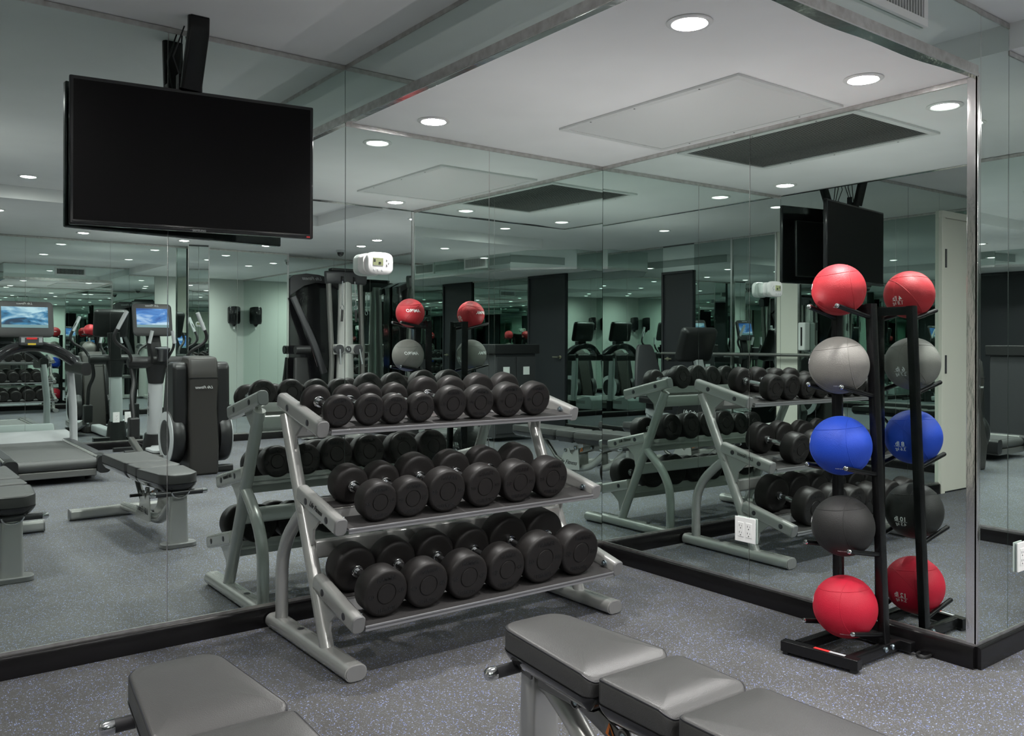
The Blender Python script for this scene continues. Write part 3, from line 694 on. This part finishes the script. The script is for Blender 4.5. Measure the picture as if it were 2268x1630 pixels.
# flat coil of cable lying behind the rack's foot
tag(obj('cable_loop', G().tube([Vector((-.055+.040*cos(a), -1.865+.022*sin(a), .008)) for a in [2*pi*i/28 for i in range(29)]], .005, 8), M['shell']), 'small black cable loop on the floor behind the ball rack foot', 'cable')

# ------------------------------------------------------------------ adjustable benches
def padmesh(out, z0, z1, rt=.022, rb=.012, dome=.004):
    """puffy upholstered slab over a convex outline"""
    cxm = sum(p[0] for p in out)/len(out); cym = sum(p[1] for p in out)/len(out)
    def inset(d):
        res = []; n_ = len(out)
        for i in range(n_):
            p0 = Vector(out[i-1]); p = Vector(out[i]); p1 = Vector(out[(i+1) % n_]); e = (p1-p0).normalized(); nn = Vector((-e.y, e.x))
            if nn.dot(Vector((cxm, cym))-p) < 0: nn = -nn
            res.append(p+nn*d)
        return res
    L = []
    for k in range(4): a = pi/2*k/3; L.append((rb*(1-sin(a)), z0+rb*(1-cos(a))))
    for k in range(7): a = pi/2*k/6; L.append((rt*(1-cos(a)), z1-rt+rt*sin(a)))
    g = G(); loops = [[Vector((p.x, p.y, z)) for p in inset(d)] for d, z in L]
    last = loops[-1]
    for s, dz in ((.75, dome*.5), (.4, dome*.9), (.1, dome)):
        loops.append([Vector((cxm+(p.x-cxm)*s, cym+(p.y-cym)*s, z1+dz)) for p in last])
    g.loops(loops); return g, [Vector((p.x, p.y, z1-rt*.42)) for p in inset(rt*.18)], inset
def outline(w0, w1, L, rn, rf, front_round=False):
    """pad plan: width w0 at y=0 (near end) to w1 at y=-L"""
    pts = []
    def corner(cx_, cy_, a0, a1, r, k=8):
        for i in range(k+1):
            a = R(a0+(a1-a0)*i/k); pts.append((cx_+r*cos(a), cy_+r*sin(a)))
    corner(w0/2-rn, -rn, 0, 90, rn); 
    if front_round: 
        pts.append((w0*.12, front_round*.0)) if 0 else None
    corner(-w0/2+rn, -rn, 90, 180, rn); corner(-w1/2+rf, -L+rf, 180, 270, rf); corner(w1/2-rf, -L+rf, 270, 360, rf)
    return pts
def make_bench(label, loc, rot):
    t = thing('weight_bench', label, 'weight bench', loc, rot, 'adjustable weight benches'); local(t)
    # local frame: y = 0 at the rounded seat end, bench runs along -y, x across
    Z1, TH = .435, .062
    pads = [('seat', outline(.222, .280, .425, .078, .030), 0), ('middle_pad', outline(.270, .270, .235, .030, .030), -.437), ('back_pad', outline(.275, .285, .62, .035, .05), -.684)]
    for nm, ol, yo in pads:
        ol = [(a, b_+yo) for a, b_ in ol]
        g, seam, ins = padmesh(ol, Z1-TH, Z1, rt=.012, rb=.008); yend = min(b_ for a, b_ in ol); ytop = max(b_ for a, b_ in ol)
        def roll(v):
            k = max(0, 1-(v.y-yend)/.05); k2 = max(0, 1-(ytop-v.y)/.03); f_ = min(1, max(0, (v.z-(Z1-TH))/TH)); v.z -= (.024*k*k+.007*k2*k2)*f_
        for v in g.v: roll(v)
        for v in seam: roll(v)
        p = obj(nm, g, M['vinyl'], t, ang=60)
        sm = seam+[seam[0]]; obj('piping', G().tube(sm, .0022, 6, cap=False), M['stitch'], p)
        q = ins(.006); g = G(); q2 = ins(.022)
        g.loops([[Vector((u.x, u.y, Z1-TH-.044)) for u in ins(.040)], [Vector((u.x, u.y, Z1-TH-.036)) for u in ins(.022)], [Vector((u.x, u.y, Z1-TH-.016)) for u in ins(.006)], [Vector((u.x, u.y, Z1-TH-.002)) for u in ins(-.001)], [Vector((u.x, u.y, Z1-TH+.002)) for u in ins(-.001)], [Vector((u.x, u.y, Z1-TH+.004)) for u in q2]])
        obj('pad_shell', g, M['gloss'], p, ang=50)
    # front post and floor plate
    g = G(); g.sweep([(0, -.060, .02), (0, -.060, .33)], rrect(.105, .060, .018, 5), side=(1, 0, 0), scale=[1.08, .92]); post = obj('front_post', g, M['silver'], t, ang=40)
    g = G(); g.sweep([(0, -.055, 0), (0, -.055, .026)], rrect(.20, .115, .045, 6), side=(1, 0, 0)); obj('floor_plate', g, M['greycap'], t, bevel=.004)
    # head plates by the seat
    g = G()
    for s in (-1, 1):
        g.prism([(-.100, .30), (-.035, .31), (-.030, .345), (-.045, .372), (-.075, .378), (-.100, .35)], s*.052, s*.060, lambda u, v, h: (h, u, v))
    obj('seat_hinge_plate', g, M['gun'], t, bevel=.002)
    def boltset(y, z, x_=.062, r=.0155):
        for s in (-1, 1):
            b0 = obj('pivot_ring', G().lathe([(r, 0), (r, .010), (r*.8, .011), (r*.62, .006), (.001, .006)], (s*x_, y, z), (s, 0, 0), 24), M['gun'], t)
            obj('screw', G().lathe([(r*.5, .004), (r*.5, .009), (r*.3, .010), (.001, .008)], (s*x_, y, z), (s, 0, 0), 12), M['zinc'], b0)
    boltset(-.065, .352); boltset(-.275, .300, .046, .017); boltset(-.465, .285, .060, .019); boltset(-.60, .25, .060, .016)
    # grip bar across the front
    obj('grip_bar', G().tube([(-.15, -.04, .318), (.15, -.04, .318)], .0165, 18), M['dkgrey'], t)
    for s in (-1, 1): obj('grip_cap', G().lathe([(.018, 0), (.018, .018), (.014, .028), (.004, .032)], (s*.135, -.04, .318), (s, 0, 0), 18), M['steel'], t)
    obj('pull_ring', G().tube([Vector((.050*cos(a), -.008-.012*sin(a), .330-.035*sin(a))) for a in [pi*i/14 for i in range(15)]], .0045, 8), M['steel'], t)
    # curved spine and main beam to the rear stabiliser
    obj('spine', G().tube([(0, -.070, .285)]+bez([(0, -.12, .275), (0, -.20, .225), (0, -.30, .150), (0, -.42, .105), (0, -.60, .088)], 6)+[(0, -1.245, .062)], .030, 20), M['silver'], t)
    obj('rear_stabiliser', G().sweep([(-.345, -1.245, .040), (.345, -1.245, .040)], rrect(.072, .070, .022, 5), side=(0, 1, 0)), M['silver'], t, ang=40)
    for s in (-1, 1): obj('end_cap', G().sweep([(s*.343, -1.245, .040), (s*.352, -1.245, .040)], rrect(.074, .072, .022, 5), side=(0, 1, 0)), M['greycap'], t)
    # seat link bars
    g = G()
    for s in (-1, 1): g.sweep([(s*.040, -.16, .325), (s*.040, -.27, .305), (s*.0465, -.46, .250), (s*.048, -.62, .215)], rrect(.007, .045, .003, 2), side=(1, 0, 0))
    obj('link_bars', g, M['gun'], t)
    g = G(); g.box(-.040, -.40, .275, .040, -.10, .345); obj('seat_carrier', g, M['gun'], t, bevel=.008)
    # scalloped bracket with the maker's script
    g = G(); pl = [(-.42, .09), (-.74, .07), (-.72, .115), (-.66, .15), (-.645, .20), (-.60, .265), (-.555, .270), (-.545, .235), (-.52, .215), (-.485, .25), (-.475, .300), (-.445, .305), (-.435, .26)]
    for s in (-1, 1): g.prism(pl, s*.053, s*.059, lambda u, v, h: (h, u, v))
    obj('bracket', g, M['silver'], t, smooth=False)
    text('lettering', 'Life Fitness', .055, frame((.0605, -.58, .145), (0, 1, 0), (0, 0, 1)), M['blacktext'], t, shear=.45, depth=.0003)
    text('lettering', 'Life Fitness', .055, frame((-.0605, -.58, .145), (0, -1, 0), (0, 0, 1)), M['blacktext'], t, shear=.45, depth=.0003)
    g = G().box(-.035, -1.20, .335, .035, -.70, .352); g.box(-.03, -1.0, .20, .03, -.70, .34, Matrix.Rotation(0, 4, 'X')) if 0 else None; obj('back_rail', g, M['gun'], t, bevel=.004)
    obj('ladder_bar', G().tube([(0, -.98, .34), (0, -.80, .17), (0, -.62, .095)], .018), M['gun'], t)
    for s in (-1,): obj('adjust_pin', G().tube([(s*.05, -.60, .235), (s*.13, -.60, .235)], .010), M['shell'], t)
    # warning triangle
    for s in (-1, 1):
        st_ = obj('warning_sticker', G().prism([(-.385, .262), (-.425, .250), (-.398, .291)], s*.0500, s*.0508, lambda u, v, h: (h, u, v)), M['orange'], t, smooth=False)
        obj('pictogram', G().prism([(-.396, .263), (-.412, .259), (-.401, .280)], s*.0509, s*.0512, lambda u, v, h: (h, u, v)), M['blacktext'], st_, smooth=False)
    return t
b1 = make_bench('padded adjustable bench with its seat end nearest the right end of the dumbbell rack', (-1.832, -1.635, 0), R(-1.2))
dup(b1, (-2.722, -1.365, 0), (0, 0, R(-1.2)), 'padded adjustable bench further left, standing in front of the television wall')

# ------------------------------------------------------------------ machines seen in the mirrors
def console(t, c, w_, h, tilt, scr, mname, th=.055, face=1):
    """console facing +y*face, centred at c, local to t"""
    T = Matrix.Translation(c) @ (Matrix.Rotation(pi, 4, 'Z') if face > 0 else Matrix.Identity(4)) @ Matrix.Rotation(R(-tilt), 4, 'X')
    g = G(); sec = rrect(w_, h, .045, 5)
    g.loops([[T @ Vector((u*k, y, v*k)) for u, v in sec] for y, k in ((-th*.35, .93), (-th*.3, .985), (-th*.1, 1), (th*.4, .97), (th*.8, .8))])
    hs = obj('console', g, M[mname], t, ang=50)
    sw, sh = w_*.80, h*.58; cz = .018
    obj('display', G().box(-sw/2, -th*.36-.002, -sh/2+cz, sw/2, -th*.36+.002, sh/2+cz, T), M[scr], hs, smooth=False)
    obj('menu_bar', G().box(-sw/2, -th*.36-.003, -sh/2+cz, sw/2, -th*.36, -sh/2+cz+sh*.14, T), M['bar'], hs, smooth=False)
    text('lettering', 'Life Fitness', h*.085, T @ frame((0, -th*.36-.001, h*.43), (1, 0, 0), (0, 0, 1)), M['whitetext'], hs, shear=.45)
    return hs, T
# treadmill
tm = thing('treadmill', 'treadmill facing the far mirrors, seen in the back mirror wall', 'treadmill', (-1.95, -5.9, 0)); 
cx = -2.0; ZR = .205
g = G(); g.box(cx-.30, -6.3, ZR-.02, cx+.30, -4.62, ZR); obj('belt', g, M['belt'], tm, bevel=.005)
obj('rear_roller', G().tube([(cx-.305, -4.60, ZR-.048), (cx+.305, -4.60, ZR-.048)], .047, 28), M['belt'], tm)
for s in (-1, 1):
    rl = obj('side_rail', G().sweep([(cx+s*.352, -6.4, ZR-.02), (cx+s*.352, -4.60, ZR-.02)], rrect(.098, .075, .015), side=(1, 0, 0)), M['silver'], tm)
    obj('rail_tread', G().box(cx+s*.352-.036, -6.3, ZR+.016, cx+s*.352+.036, -4.62, ZR+.022), M['dkgrey'], rl, bevel=.003)
    obj('rear_end_cap', G().sweep([(cx+s*.352, -4.72, ZR-.05), (cx+s*.352, -4.52, ZR-.055)], rrect(.105, .15, .035), side=(1, 0, 0)), M['shell'], tm)
    up = G().sweep([(cx+s*.395, -6.10, .10), (cx+s*.39, -6.12, .55), (cx+s*.355, -6.10, .95)], rrect(.060, .12, .02), side=(1, 0, 0)); up = obj('upright', up, M['lgrey'], tm)
    obj('upright_foot', G().sweep([(cx+s*.395, -6.10, 0.02), (cx+s*.395, -6.10, .20)], rrect(.07, .14, .02), side=(1, 0, 0)), M['shell'], up)
    obj('hand_rail', G().sweep(bez([(cx+s*.06, -5.98, 1.17), (cx+s*.20, -5.92, 1.15), (cx+s*.33, -5.84, 1.04), (cx+s*.37, -5.74, .97)], 6), rrect(.055, .055, .02), side=(0, 1, 0)), M['gloss'], tm)
    obj('arm_housing', G().sweep([(cx+s*.36, -6.15, .965), (cx+s*.385, -5.45, .95)], rrect(.085, .12, .03), side=(1, 0, 0)), M['shell'], tm)
obj('frame', G().box(cx-.38, -6.35, .05, cx+.38, -4.85, .15), M['gun'], tm, bevel=.01)
obj('rear_beam', G().box(cx-.30, -4.70, .055, cx+.30, -4.55, .115), M['gun'], tm, bevel=.008)
g = G(); g.sweep([(cx-.40, -6.35, .16), (cx+.40, -6.35, .16)], [(-.22, -.10), (.18, -.10), (.22, -.03), (.12, .08), (-.02, .125), (-.16, .13), (-.22, .06)], side=(0, 1, 0)); obj('motor_cover', g, M['lgrey'], tm, bevel=.012, ang=50)
for s in (-1, 1): obj('foot', G().lathe([(.03, 0), (.03, .08)], (cx+s*.28, -4.8, 0)), M['shell'], tm)
hs, T = console(tm, (cx-.06, -6.00, 1.430), .50, .36, 12, 'screen1', 'shell')
obj('cross_console', G().sweep(bez([(cx-.38, -5.9, 1.00), (cx-.20, -5.95, 1.13), (cx, -5.97, 1.17), (cx+.20, -5.95, 1.13), (cx+.38, -5.9, 1.00)], 5), rrect(.16, .10, .03), side=(0, 1, 0)), M['gloss'], tm)
kp = obj('keypad', G().box(cx-.12, -5.94, 1.175, cx+.08, -5.84, 1.26, None), M['dkgrey'], tm, bevel=.012); cx -= .02
obj('stop_button', G().box(cx-.035, -5.843, 1.180, cx+.035, -5.835, 1.198), M['yellow'], kp, bevel=.003); obj('red_label', G().box(cx-.045, -5.843, 1.235, cx+.045, -5.837, 1.253), M['red'], kp)
g = G(); g.box(cx-.09, -5.843, 1.205, cx-.06, -5.837, 1.25); g.box(cx+.06, -5.843, 1.205, cx+.09, -5.837, 1.25); obj('key_cluster', g, M['lgrey'], kp)
# cross trainer
ct = thing('cross_trainer', 'elliptical cross trainer with tall brown-black rear housing', 'exercise machine', (-.84, -5.1, 0)); cx = -.84
def hous(xc, w_, prof): return G().prism(prof, -w_/2, w_/2, lambda u, v, h: (xc+h, u, v))
g = hous(cx, .26, [(-4.36, .0), (-4.34, .25), (-4.40, .60), (-4.37, .85), (-4.39, 1.04), (-4.42, 1.075), (-4.60, 1.085), (-4.68, 1.03), (-4.74, .80), (-4.84, .45), (-4.90, .12), (-4.90, 0)]); hm = obj('rear_housing', g, M['brown'], ct, bevel=.02)
text('lettering', 'Life Fitness', .035, frame((cx, -4.375+.012, .80), (-1, 0, 0), (0, 0, 1)), M['whitetext'], hm, shear=.45)
obj('housing_joint', hous(cx, .264, [(-4.365, .885), (-4.365, .889), (-4.72, .889), (-4.72, .885)]), M['shell'], hm, smooth=False)
for s in (-1, 1):
    g = hous(cx+s*.19, .13, [(-4.44, .22), (-4.42, .6), (-4.43, .99), (-4.47, 1.03), (-4.62, 1.03), (-4.70, .96), (-4.78, .60), (-4.82, .22)]); sh = obj('side_shroud', g, M['shell'], ct, bevel=.03)
    g = G().lathe([(.10, -.06), (.235, -.055), (.245, -.03), (.245, .04), (.235, .055), (.14, .062), (.13, .058), (.001, .058)], (cx+s*.215, -4.62, .335), (s, 0, 0), 48); dc = obj('crank_disc', g, M['shell'], ct)
    obj('disc_ring', G().lathe([(.238, .050), (.238, .058), (.165, .064), (.160, .058)], (cx+s*.215, -4.62, .335), (s, 0, 0), 48, cap=False), M['lgrey'], dc)
    obj('pedal_arm', G().sweep([(cx+s*.300, -4.66, .14), (cx+s*.31, -5.25, .10), (cx+s*.30, -5.75, .22)], rrect(.05, .07, .015), side=(1, 0, 0)), M['gun'], ct)
    g = G(); g.sweep([(cx+s*.22, -5.1, .16), (cx+s*.22, -5.1, .185)], rrect(.15, .34, .06, 5), side=(1, 0, 0)); pdl = obj('pedal', g, M['lgrey'], ct, bevel=.005)
    g = G(); g.sweep([(cx+s*.22, -5.1, .13), (cx+s*.22, -5.1, .20)], rrect(.17, .36, .07, 5), side=(1, 0, 0)); obj('pedal_tray', G().sweep([(cx+s*.22, -5.1, .12), (cx+s*.22, -5.1, .158)], rrect(.17, .36, .07, 5), side=(1, 0, 0)), M['shell'], pdl)
    g = G(); g.tube(bez([(cx+s*.27, -5.95, .98), (cx+s*.28, -5.86, 1.05), (cx+s*.33, -5.82, 1.13), (cx+s*.43, -5.78, 1.20), (cx+s*.46, -5.76, 1.28), (cx+s*.40, -5.74, 1.42), (cx+s*.35, -5.72, 1.52)], 5), .017, 12)
    ma = obj('moving_arm', g, M['shell'], ct)
    obj('grip', G().tube([(cx+s*.432, -5.75, 1.345), (cx+s*.35, -5.718, 1.525)], .0205, 12), M['lgrey'], ma)
    obj('lower_arm', G().tube(bez([(cx+s*.26, -5.96, .96), (cx+s*.235, -5.93, .80), (cx+s*.27, -5.85, .65), (cx+s*.27, -5.78, .42)], 5), .022, 12), M['shell'], ct)
    obj('link_block', G().box(cx+s*.27-.05, -5.84, .22, cx+s*.27+.05, -5.72, .44), M['shell'], ct, bevel=.018)
    g = G().tube(bez([(cx+s*.06, -5.88, 1.00), (cx+s*.09, -5.80, 1.08), (cx+s*.12, -5.76, 1.18), (cx+s*.10, -5.74, 1.33)], 5), .014, 10); fh = obj('fixed_handle', g, M['shell'], ct)
    obj('pulse_grip', G().tube([(cx+s*.125, -5.755, 1.20), (cx+s*.10, -5.74, 1.33)], .018, 12), M['lgrey'], fh)
g = G(); g.sweep([(cx, -6.05, .22), (cx, -5.99, .80)], ellipse(.075, .055), side=(1, 0, 0)); cl = obj('column', g, M['lgrey'], ct)
text('lettering', 'Life Fitness', .055, frame((cx-.074, -5.99, .55), (0, 0, 1), (0, -1, 0)), M['blacktext'], cl, shear=.45)
obj('column_boot', G().sweep([(cx, -6.07, .0), (cx, -6.05, .24)], ellipse(.11, .12), side=(1, 0, 0), scale=[1.15, .85]), M['shell'], ct)
obj('column_collar', G().sweep([(cx, -5.99, .78), (cx, -5.97, .98)], ellipse(.085, .07), side=(1, 0, 0), scale=[.9, 1.3]), M['shell'], ct)
g = G().lathe([(.03, -.295), (.055, -.285), (.062, -.26), (.062, .26), (.055, .285), (.03, .295)], (cx, -5.95, 1.0), (1, 0, 0), 28); obj('cross_housing', g, M['shell'], ct)
g = G(); g.sweep([(cx+.02, -5.84, 1.02), (cx+.02, -5.80, 1.15)], rrect(.13, .10, .03), side=(1, 0, 0), scale=[.7, 1.1]); bh = obj('bottle_holder', g, M['gloss'], ct)
obj('holder_rim', G().tube([Vector((cx+.02+.070*cos(a), -5.80+.050*sin(a), 1.152)) for a in [2*pi*i/24 for i in range(25)]], .006, 8), M['lgrey'], bh)
console(ct, (cx-.045, -5.96, 1.445), .40, .35, 12, 'screen2', 'shell')
obj('neck', G().sweep([(cx, -5.98, 1.0), (cx-.03, -6.02, 1.33)], rrect(.14, .06, .02), side=(1, 0, 0)), M['shell'], ct)
obj('base_frame', G().sweep([(cx, -6.15, .07), (cx, -4.9, .07)], rrect(.12, .10, .02), side=(1, 0, 0)), M['lgrey'], ct)
obj('front_foot', G().sweep([(cx-.28, -6.12, .035), (cx+.28, -6.12, .035)], rrect(.07, .06, .015), side=(0, 1, 0)), M['shell'], ct)
obj('rear_foot', G().sweep([(cx-.30, -4.5, .035), (cx+.30, -4.5, .035)], rrect(.07, .06, .015), side=(0, 1, 0)), M['shell'], ct)

# cable machine
cm = thing('cable_machine', 'tall cable machine with silver centre column and black shrouds', 'exercise machine', (1.5, -6.6, 0)); cx, cyy = 1.585, -6.45
obj('column', G().sweep([(cx, cyy, .05), (cx, cyy, 2.04)], ellipse(.085, .07), side=(1, 0, 0), scale=[1.6, 1.0]), M['silver'], cm)
g = G().sweep([(cx-.27, cyy, 2.035), (cx-.15, cyy+.02, 2.045), (cx+.15, cyy+.02, 2.045), (cx+.27, cyy, 2.035)], rrect(.11, .16, .04), side=(0, 1, 0)); obj('head_housing', g, M['dkgrey'], cm, ang=50)
obj('top_cap', G().box(cx-.22, cyy-.03, 2.12, cx+.16, cyy+.08, 2.155), M['shell'], cm, bevel=.01)
for s in (-1, 1):
    pb = obj('pulley', G().lathe([(.035, -.012), (.035, .012)], (cx+s*.085, cyy+.085, 2.02), (1, 0, 0), 20), M['shell'], cm)
    obj('cable', G().tube([(cx+s*.085, cyy+.10, 2.0), (cx+s*.095, cyy+.115, 1.69)], .006, 8), M['steel'], cm)
    obj('strap_handle', G().tube([Vector((cx+s*.095+.022*cos(a), cyy+.115, 1.66+.03*sin(a))) for a in [2*pi*i/16 for i in range(17)]], .005, 8), M['steel'], cm)
    obj('handle_grip', G().tube([(cx+s*.095, cyy+.115, 1.625), (cx+s*.10, cyy+.115, 1.48)], .016, 10), M['shell'], cm)
    obj('upright', G().sweep([(cx-.23, cyy, 2.0), (cx-.17, cyy-.02, 1.0), (cx-.20, cyy-.05, .08)] if s < 0 else [(cx+.21, cyy, 2.0), (cx+.255, cyy-.02, 1.0), (cx+.25, cyy-.03, .08)], rrect(.055, .07, .02), side=(1, 0, 0)), M['gun'], cm)
    obj('swivel', G().lathe([(.06, -.035), (.06, .035)], (cx+s*.13, cyy+.09, 1.13), (0, 1, 0), 24), M['dkgrey'], cm)
    obj('swivel_handle', G().tube([(cx+s*.135, cyy+.14, 1.13), (cx+s*.15, cyy+.19, .94)], .012, 10), M['steel'], cm)
obj('carriage', G().sweep([(cx-.17, cyy+.05, 1.13), (cx+.17, cyy+.05, 1.13)], rrect(.09, .13, .03), side=(0, 1, 0)), M['silver'], cm)
bd = obj('badge', G().lathe([(.042, 0), (.042, .004)], (cx, cyy+.096, 1.13), (0, 1, 0), 28), M['dkgrey'], cm)
text('lettering', 'LF', .045, frame((cx, cyy+.1015, 1.13), (-1, 0, 0), (0, 0, 1)), M['whitetext'], bd, shear=.3)
g = G(); arc = [(1.035, .05), (1.035, 2.03), (1.10, 2.085), (1.25, 2.11), (1.42, 2.10), (1.60, 2.06), (1.72, 2.0), (1.72, .05)]
g.prism(arc, -7.12, -6.93, lambda u, v, h: (u, h, v)); sh = obj('weight_shroud', g, M['gloss'], cm, bevel=.01)
g = G(); arc = [(1.03, 1.82), (1.03, 2.03), (1.10, 2.085), (1.25, 2.11), (1.42, 2.10), (1.60, 2.06), (1.75, 1.98), (1.75, 1.90), (1.60, 1.99), (1.40, 2.0), (1.22, 1.95)]
g.prism(arc, -6.93, -6.88, lambda u, v, h: (u, h, v)); hd = obj('shroud_hood', g, M['dkgrey'], cm)
text('lettering', 'Life Fitness', .06, frame((1.33, -6.876, 2.045), (-1, 0, 0), (0, -.02, 1)), M['lgrey'], hd, shear=.45)
for zz in (1.84, 1.74): obj('guide_wheel', G().lathe([(.045, 0), (.045, .02), (.012, .022), (.001, .02)], (1.22, -6.928, zz), (0, 1, 0), 24), M['gloss'], cm)
g = G(); g.sweep(bez([(1.06, -6.86, 1.80), (1.16, -6.82, 1.55), (1.32, -6.78, 1.18), (1.44, -6.75, .82)], 6), rrect(.05, .085, .02), side=(0, 1, 0)); obj('boom', g, M['dkgrey'], cm)
for zz in (-.012, .012): obj('cable', G().tube([(1.10+zz, -6.84, 1.78), (1.38+zz, -6.80, .9)], .004, 8), M['steel'], cm)
obj('base_foot', G().sweep([(cx, cyy+.50, .045), (cx, -7.0, .045)], rrect(.10, .09, .02), side=(1, 0, 0)), M['silver'], cm)
obj('base_frame', G().sweep([(1.06, cyy-.1, .05), (1.84, cyy-.1, .05)], rrect(.10, .09, .02), side=(0, 1, 0)), M['silver'], cm)
# seat in front of the shroud
g, _, _ = padmesh([(a+1.13, b_-6.30) for a, b_ in outline(.30, .30, .34, .05, .05)], .45, .52); obj('seat', g, M['vinyl'], cm, ang=60)
obj('backrest', G().sweep([(1.12, -6.70, .55), (1.12, -6.76, 1.02)], rrect(.22, .07, .03), side=(1, 0, 0), scale=[1.1, .8]), M['shell'], cm)
obj('head_roll', G().tube([(1.03, -6.72, 1.12), (1.22, -6.72, 1.12)], .055, 20), M['shell'], cm)
obj('seat_post', G().sweep([(1.13, -6.48, .02), (1.13, -6.48, .46)], rrect(.08, .08, .02), side=(1, 0, 0)), M['silver'], cm)

# recumbent bike by the west wall
rb = thing('recumbent_bike', 'recumbent exercise bike with tall perforated backrest', 'exercise bike', (-3.95, -3.9, 0), 0)
cx = -4.02
g = G(); L = []
for z_, w_, yo in ((.62, .36, 0), (.72, .38, -.015), (.90, .34, -.045), (1.08, .27, -.085), (1.17, .22, -.11), (1.20, .16, -.115)):
    L.append([Vector((cx+u, -4.05+yo+v, z_)) for u, v in rrect(w_, .055, .022, 4)])
g.loops(L); obj('backrest', g, M['dkgrey'], rb, ang=50)
g, _, _ = padmesh([(a+cx, b_-3.62) for a, b_ in outline(.36, .40, .38, .06, .06)], .50, .57); obj('seat', g, M['shell'], rb, ang=60)
obj('seat_rail', G().sweep([(cx, -4.05, .40), (cx, -2.95, .22)], rrect(.10, .10, .02), side=(1, 0, 0)), M['lgrey'], rb)
obj('seat_carriage', G().box(cx-.08, -4.0, .42, cx+.08, -3.65, .50), M['shell'], rb, bevel=.01)
g = G().prism([(-3.35, .08), (-2.75, .08), (-2.66, .40), (-2.80, .66), (-3.05, .70), (-3.30, .48)], cx-.10, cx+.10, lambda u, v, h: (h, u, v)); dh = obj('drive_housing', g, M['shell'], rb, bevel=.03)
text('lettering', 'Life Cycle', .06, frame((cx+.131, -3.0, .45), (0, 1, 0), (0, 0, 1)), M['whitetext'], dh, shear=.45)
for s in (-1, 1):
    cr = obj('crank', G().sweep([(cx+s*.125, -3.05, .40), (cx+s*.125, -3.05-.12*s, .40-.12*s)], rrect(.015, .03, .005), side=(1, 0, 0)), M['steel'], rb)
    obj('pedal', G().box(cx+s*.18-.045, -3.05-.12*s-.05, .385-.12*s, cx+s*.18+.045, -3.05-.12*s+.05, .415-.12*s), M['shell'], cr, bevel=.01)
    obj('side_handle', G().tube(bez([(cx+s*.24, -3.65, .78), (cx+s*.26, -3.85, .70), (cx+s*.22, -4.02, .55)], 5), .015, 10), M['shell'], rb)
obj('mast', G().sweep([(cx, -2.86, .62), (cx, -3.02, 1.02)], rrect(.10, .07, .02), side=(1, 0, 0)), M['lgrey'], rb)
console(rb, (cx, -3.06, 1.20), .46, .40, 22, 'screen2', 'shell', th=.09, face=-1)
obj('front_foot', G().sweep([(cx-.26, -2.78, .035), (cx+.26, -2.78, .035)], rrect(.08, .07, .02), side=(0, 1, 0)), M['silver'], rb)
obj('rear_foot', G().sweep([(cx-.26, -4.05, .035), (cx+.26, -4.05, .035)], rrect(.08, .07, .02), side=(0, 1, 0)), M['silver'], rb)
obj('rear_post', G().sweep([(cx, -4.05, .03), (cx, -4.03, .42)], rrect(.08, .07, .02), side=(1, 0, 0)), M['lgrey'], rb)
rb.location = (-4.14, -3.80, 0); rb.rotation_euler = (0, 0, R(-13))
# hand rail along the west mirrors
br2 = thing('wall_rail', 'dark steel hand rail along the west mirrors', 'rail', (EX+.08, -3.0, .95))
obj('rail_bar', G().tube([(EX+.07, -4.1, 1.09), (EX+.07, -.5, 1.09)], .018, 14), M['gun'], br2)
for yy in (-4.0, -3.0, -2.0, -1.0): obj('bracket', G().tube([(EX+.005, yy, 1.06), (EX+.07, yy, 1.09)], .009, 10), M['gun'], br2)
# towel dispenser on the pale wall
t = thing('towel_dispenser', 'black towel dispenser on the pale painted wall', 'dispenser', (1.98, YB, 1.55))
g = G().sweep([(1.98, YB-.07, 1.56), (1.98, YB-.075, 1.60), (1.98, YB-.075, 1.83), (1.98, YB-.07, 1.845)], [(.115*cos(a), .075*(sin(a) if sin(a) < 0 else sin(a)*.95)) for a in [2*pi*i/28 for i in range(28)]], side=(1, 0, 0), scale=[.9, 1, 1, .95]); obj('body', g, M['gloss'], t, ang=40)
obj('nozzle', G().lathe([(.055, 0), (.02, -.055), (.012, -.06)], (1.98, YB-.075, 1.565), (0, 0, 1), 20), M['shell'], t)
obj('paper_tail', G().box(1.97, YB-.078, 1.46, 1.995, YB-.074, 1.51), M['white'], t)
# small white wall speaker plate on the west wall side
t = thing('soap_dispenser', 'white narrow hand sanitiser unit with a dark slot beside the cream wall strip', 'dispenser', (-4.655, -2.015, 1.2))
obj('body', G().box(EX, -2.06, 1.14, EX+.09, -1.97, 1.44), M['white'], t, bevel=.012); obj('window', G().box(EX+.089, -2.025, 1.19, EX+.092, -2.005, 1.39), M['dark'], t)

t = thing('storage_cabinet', 'grey cabinet with a black top against the far west side', 'cabinet', (-3.30, -5.0, 0))
obj('body', G().box(-3.62, -5.20, .05, -2.98, -4.80, 1.08), M['dkgrey'], t, bevel=.006)
obj('worktop', G().box(-3.66, -5.24, 1.08, -2.94, -4.76, 1.20), M['shell'], t, bevel=.01)
for xx in (-3.46, -3.14):
    d_ = obj('door', G().box(xx-.15, -4.80, .10, xx+.15, -4.785, 1.04), M['dkgrey'], t, bevel=.004)
    obj('label_plate', G().box(xx-.05, -4.785, .82, xx+.05, -4.782, .92), M['white'], d_)
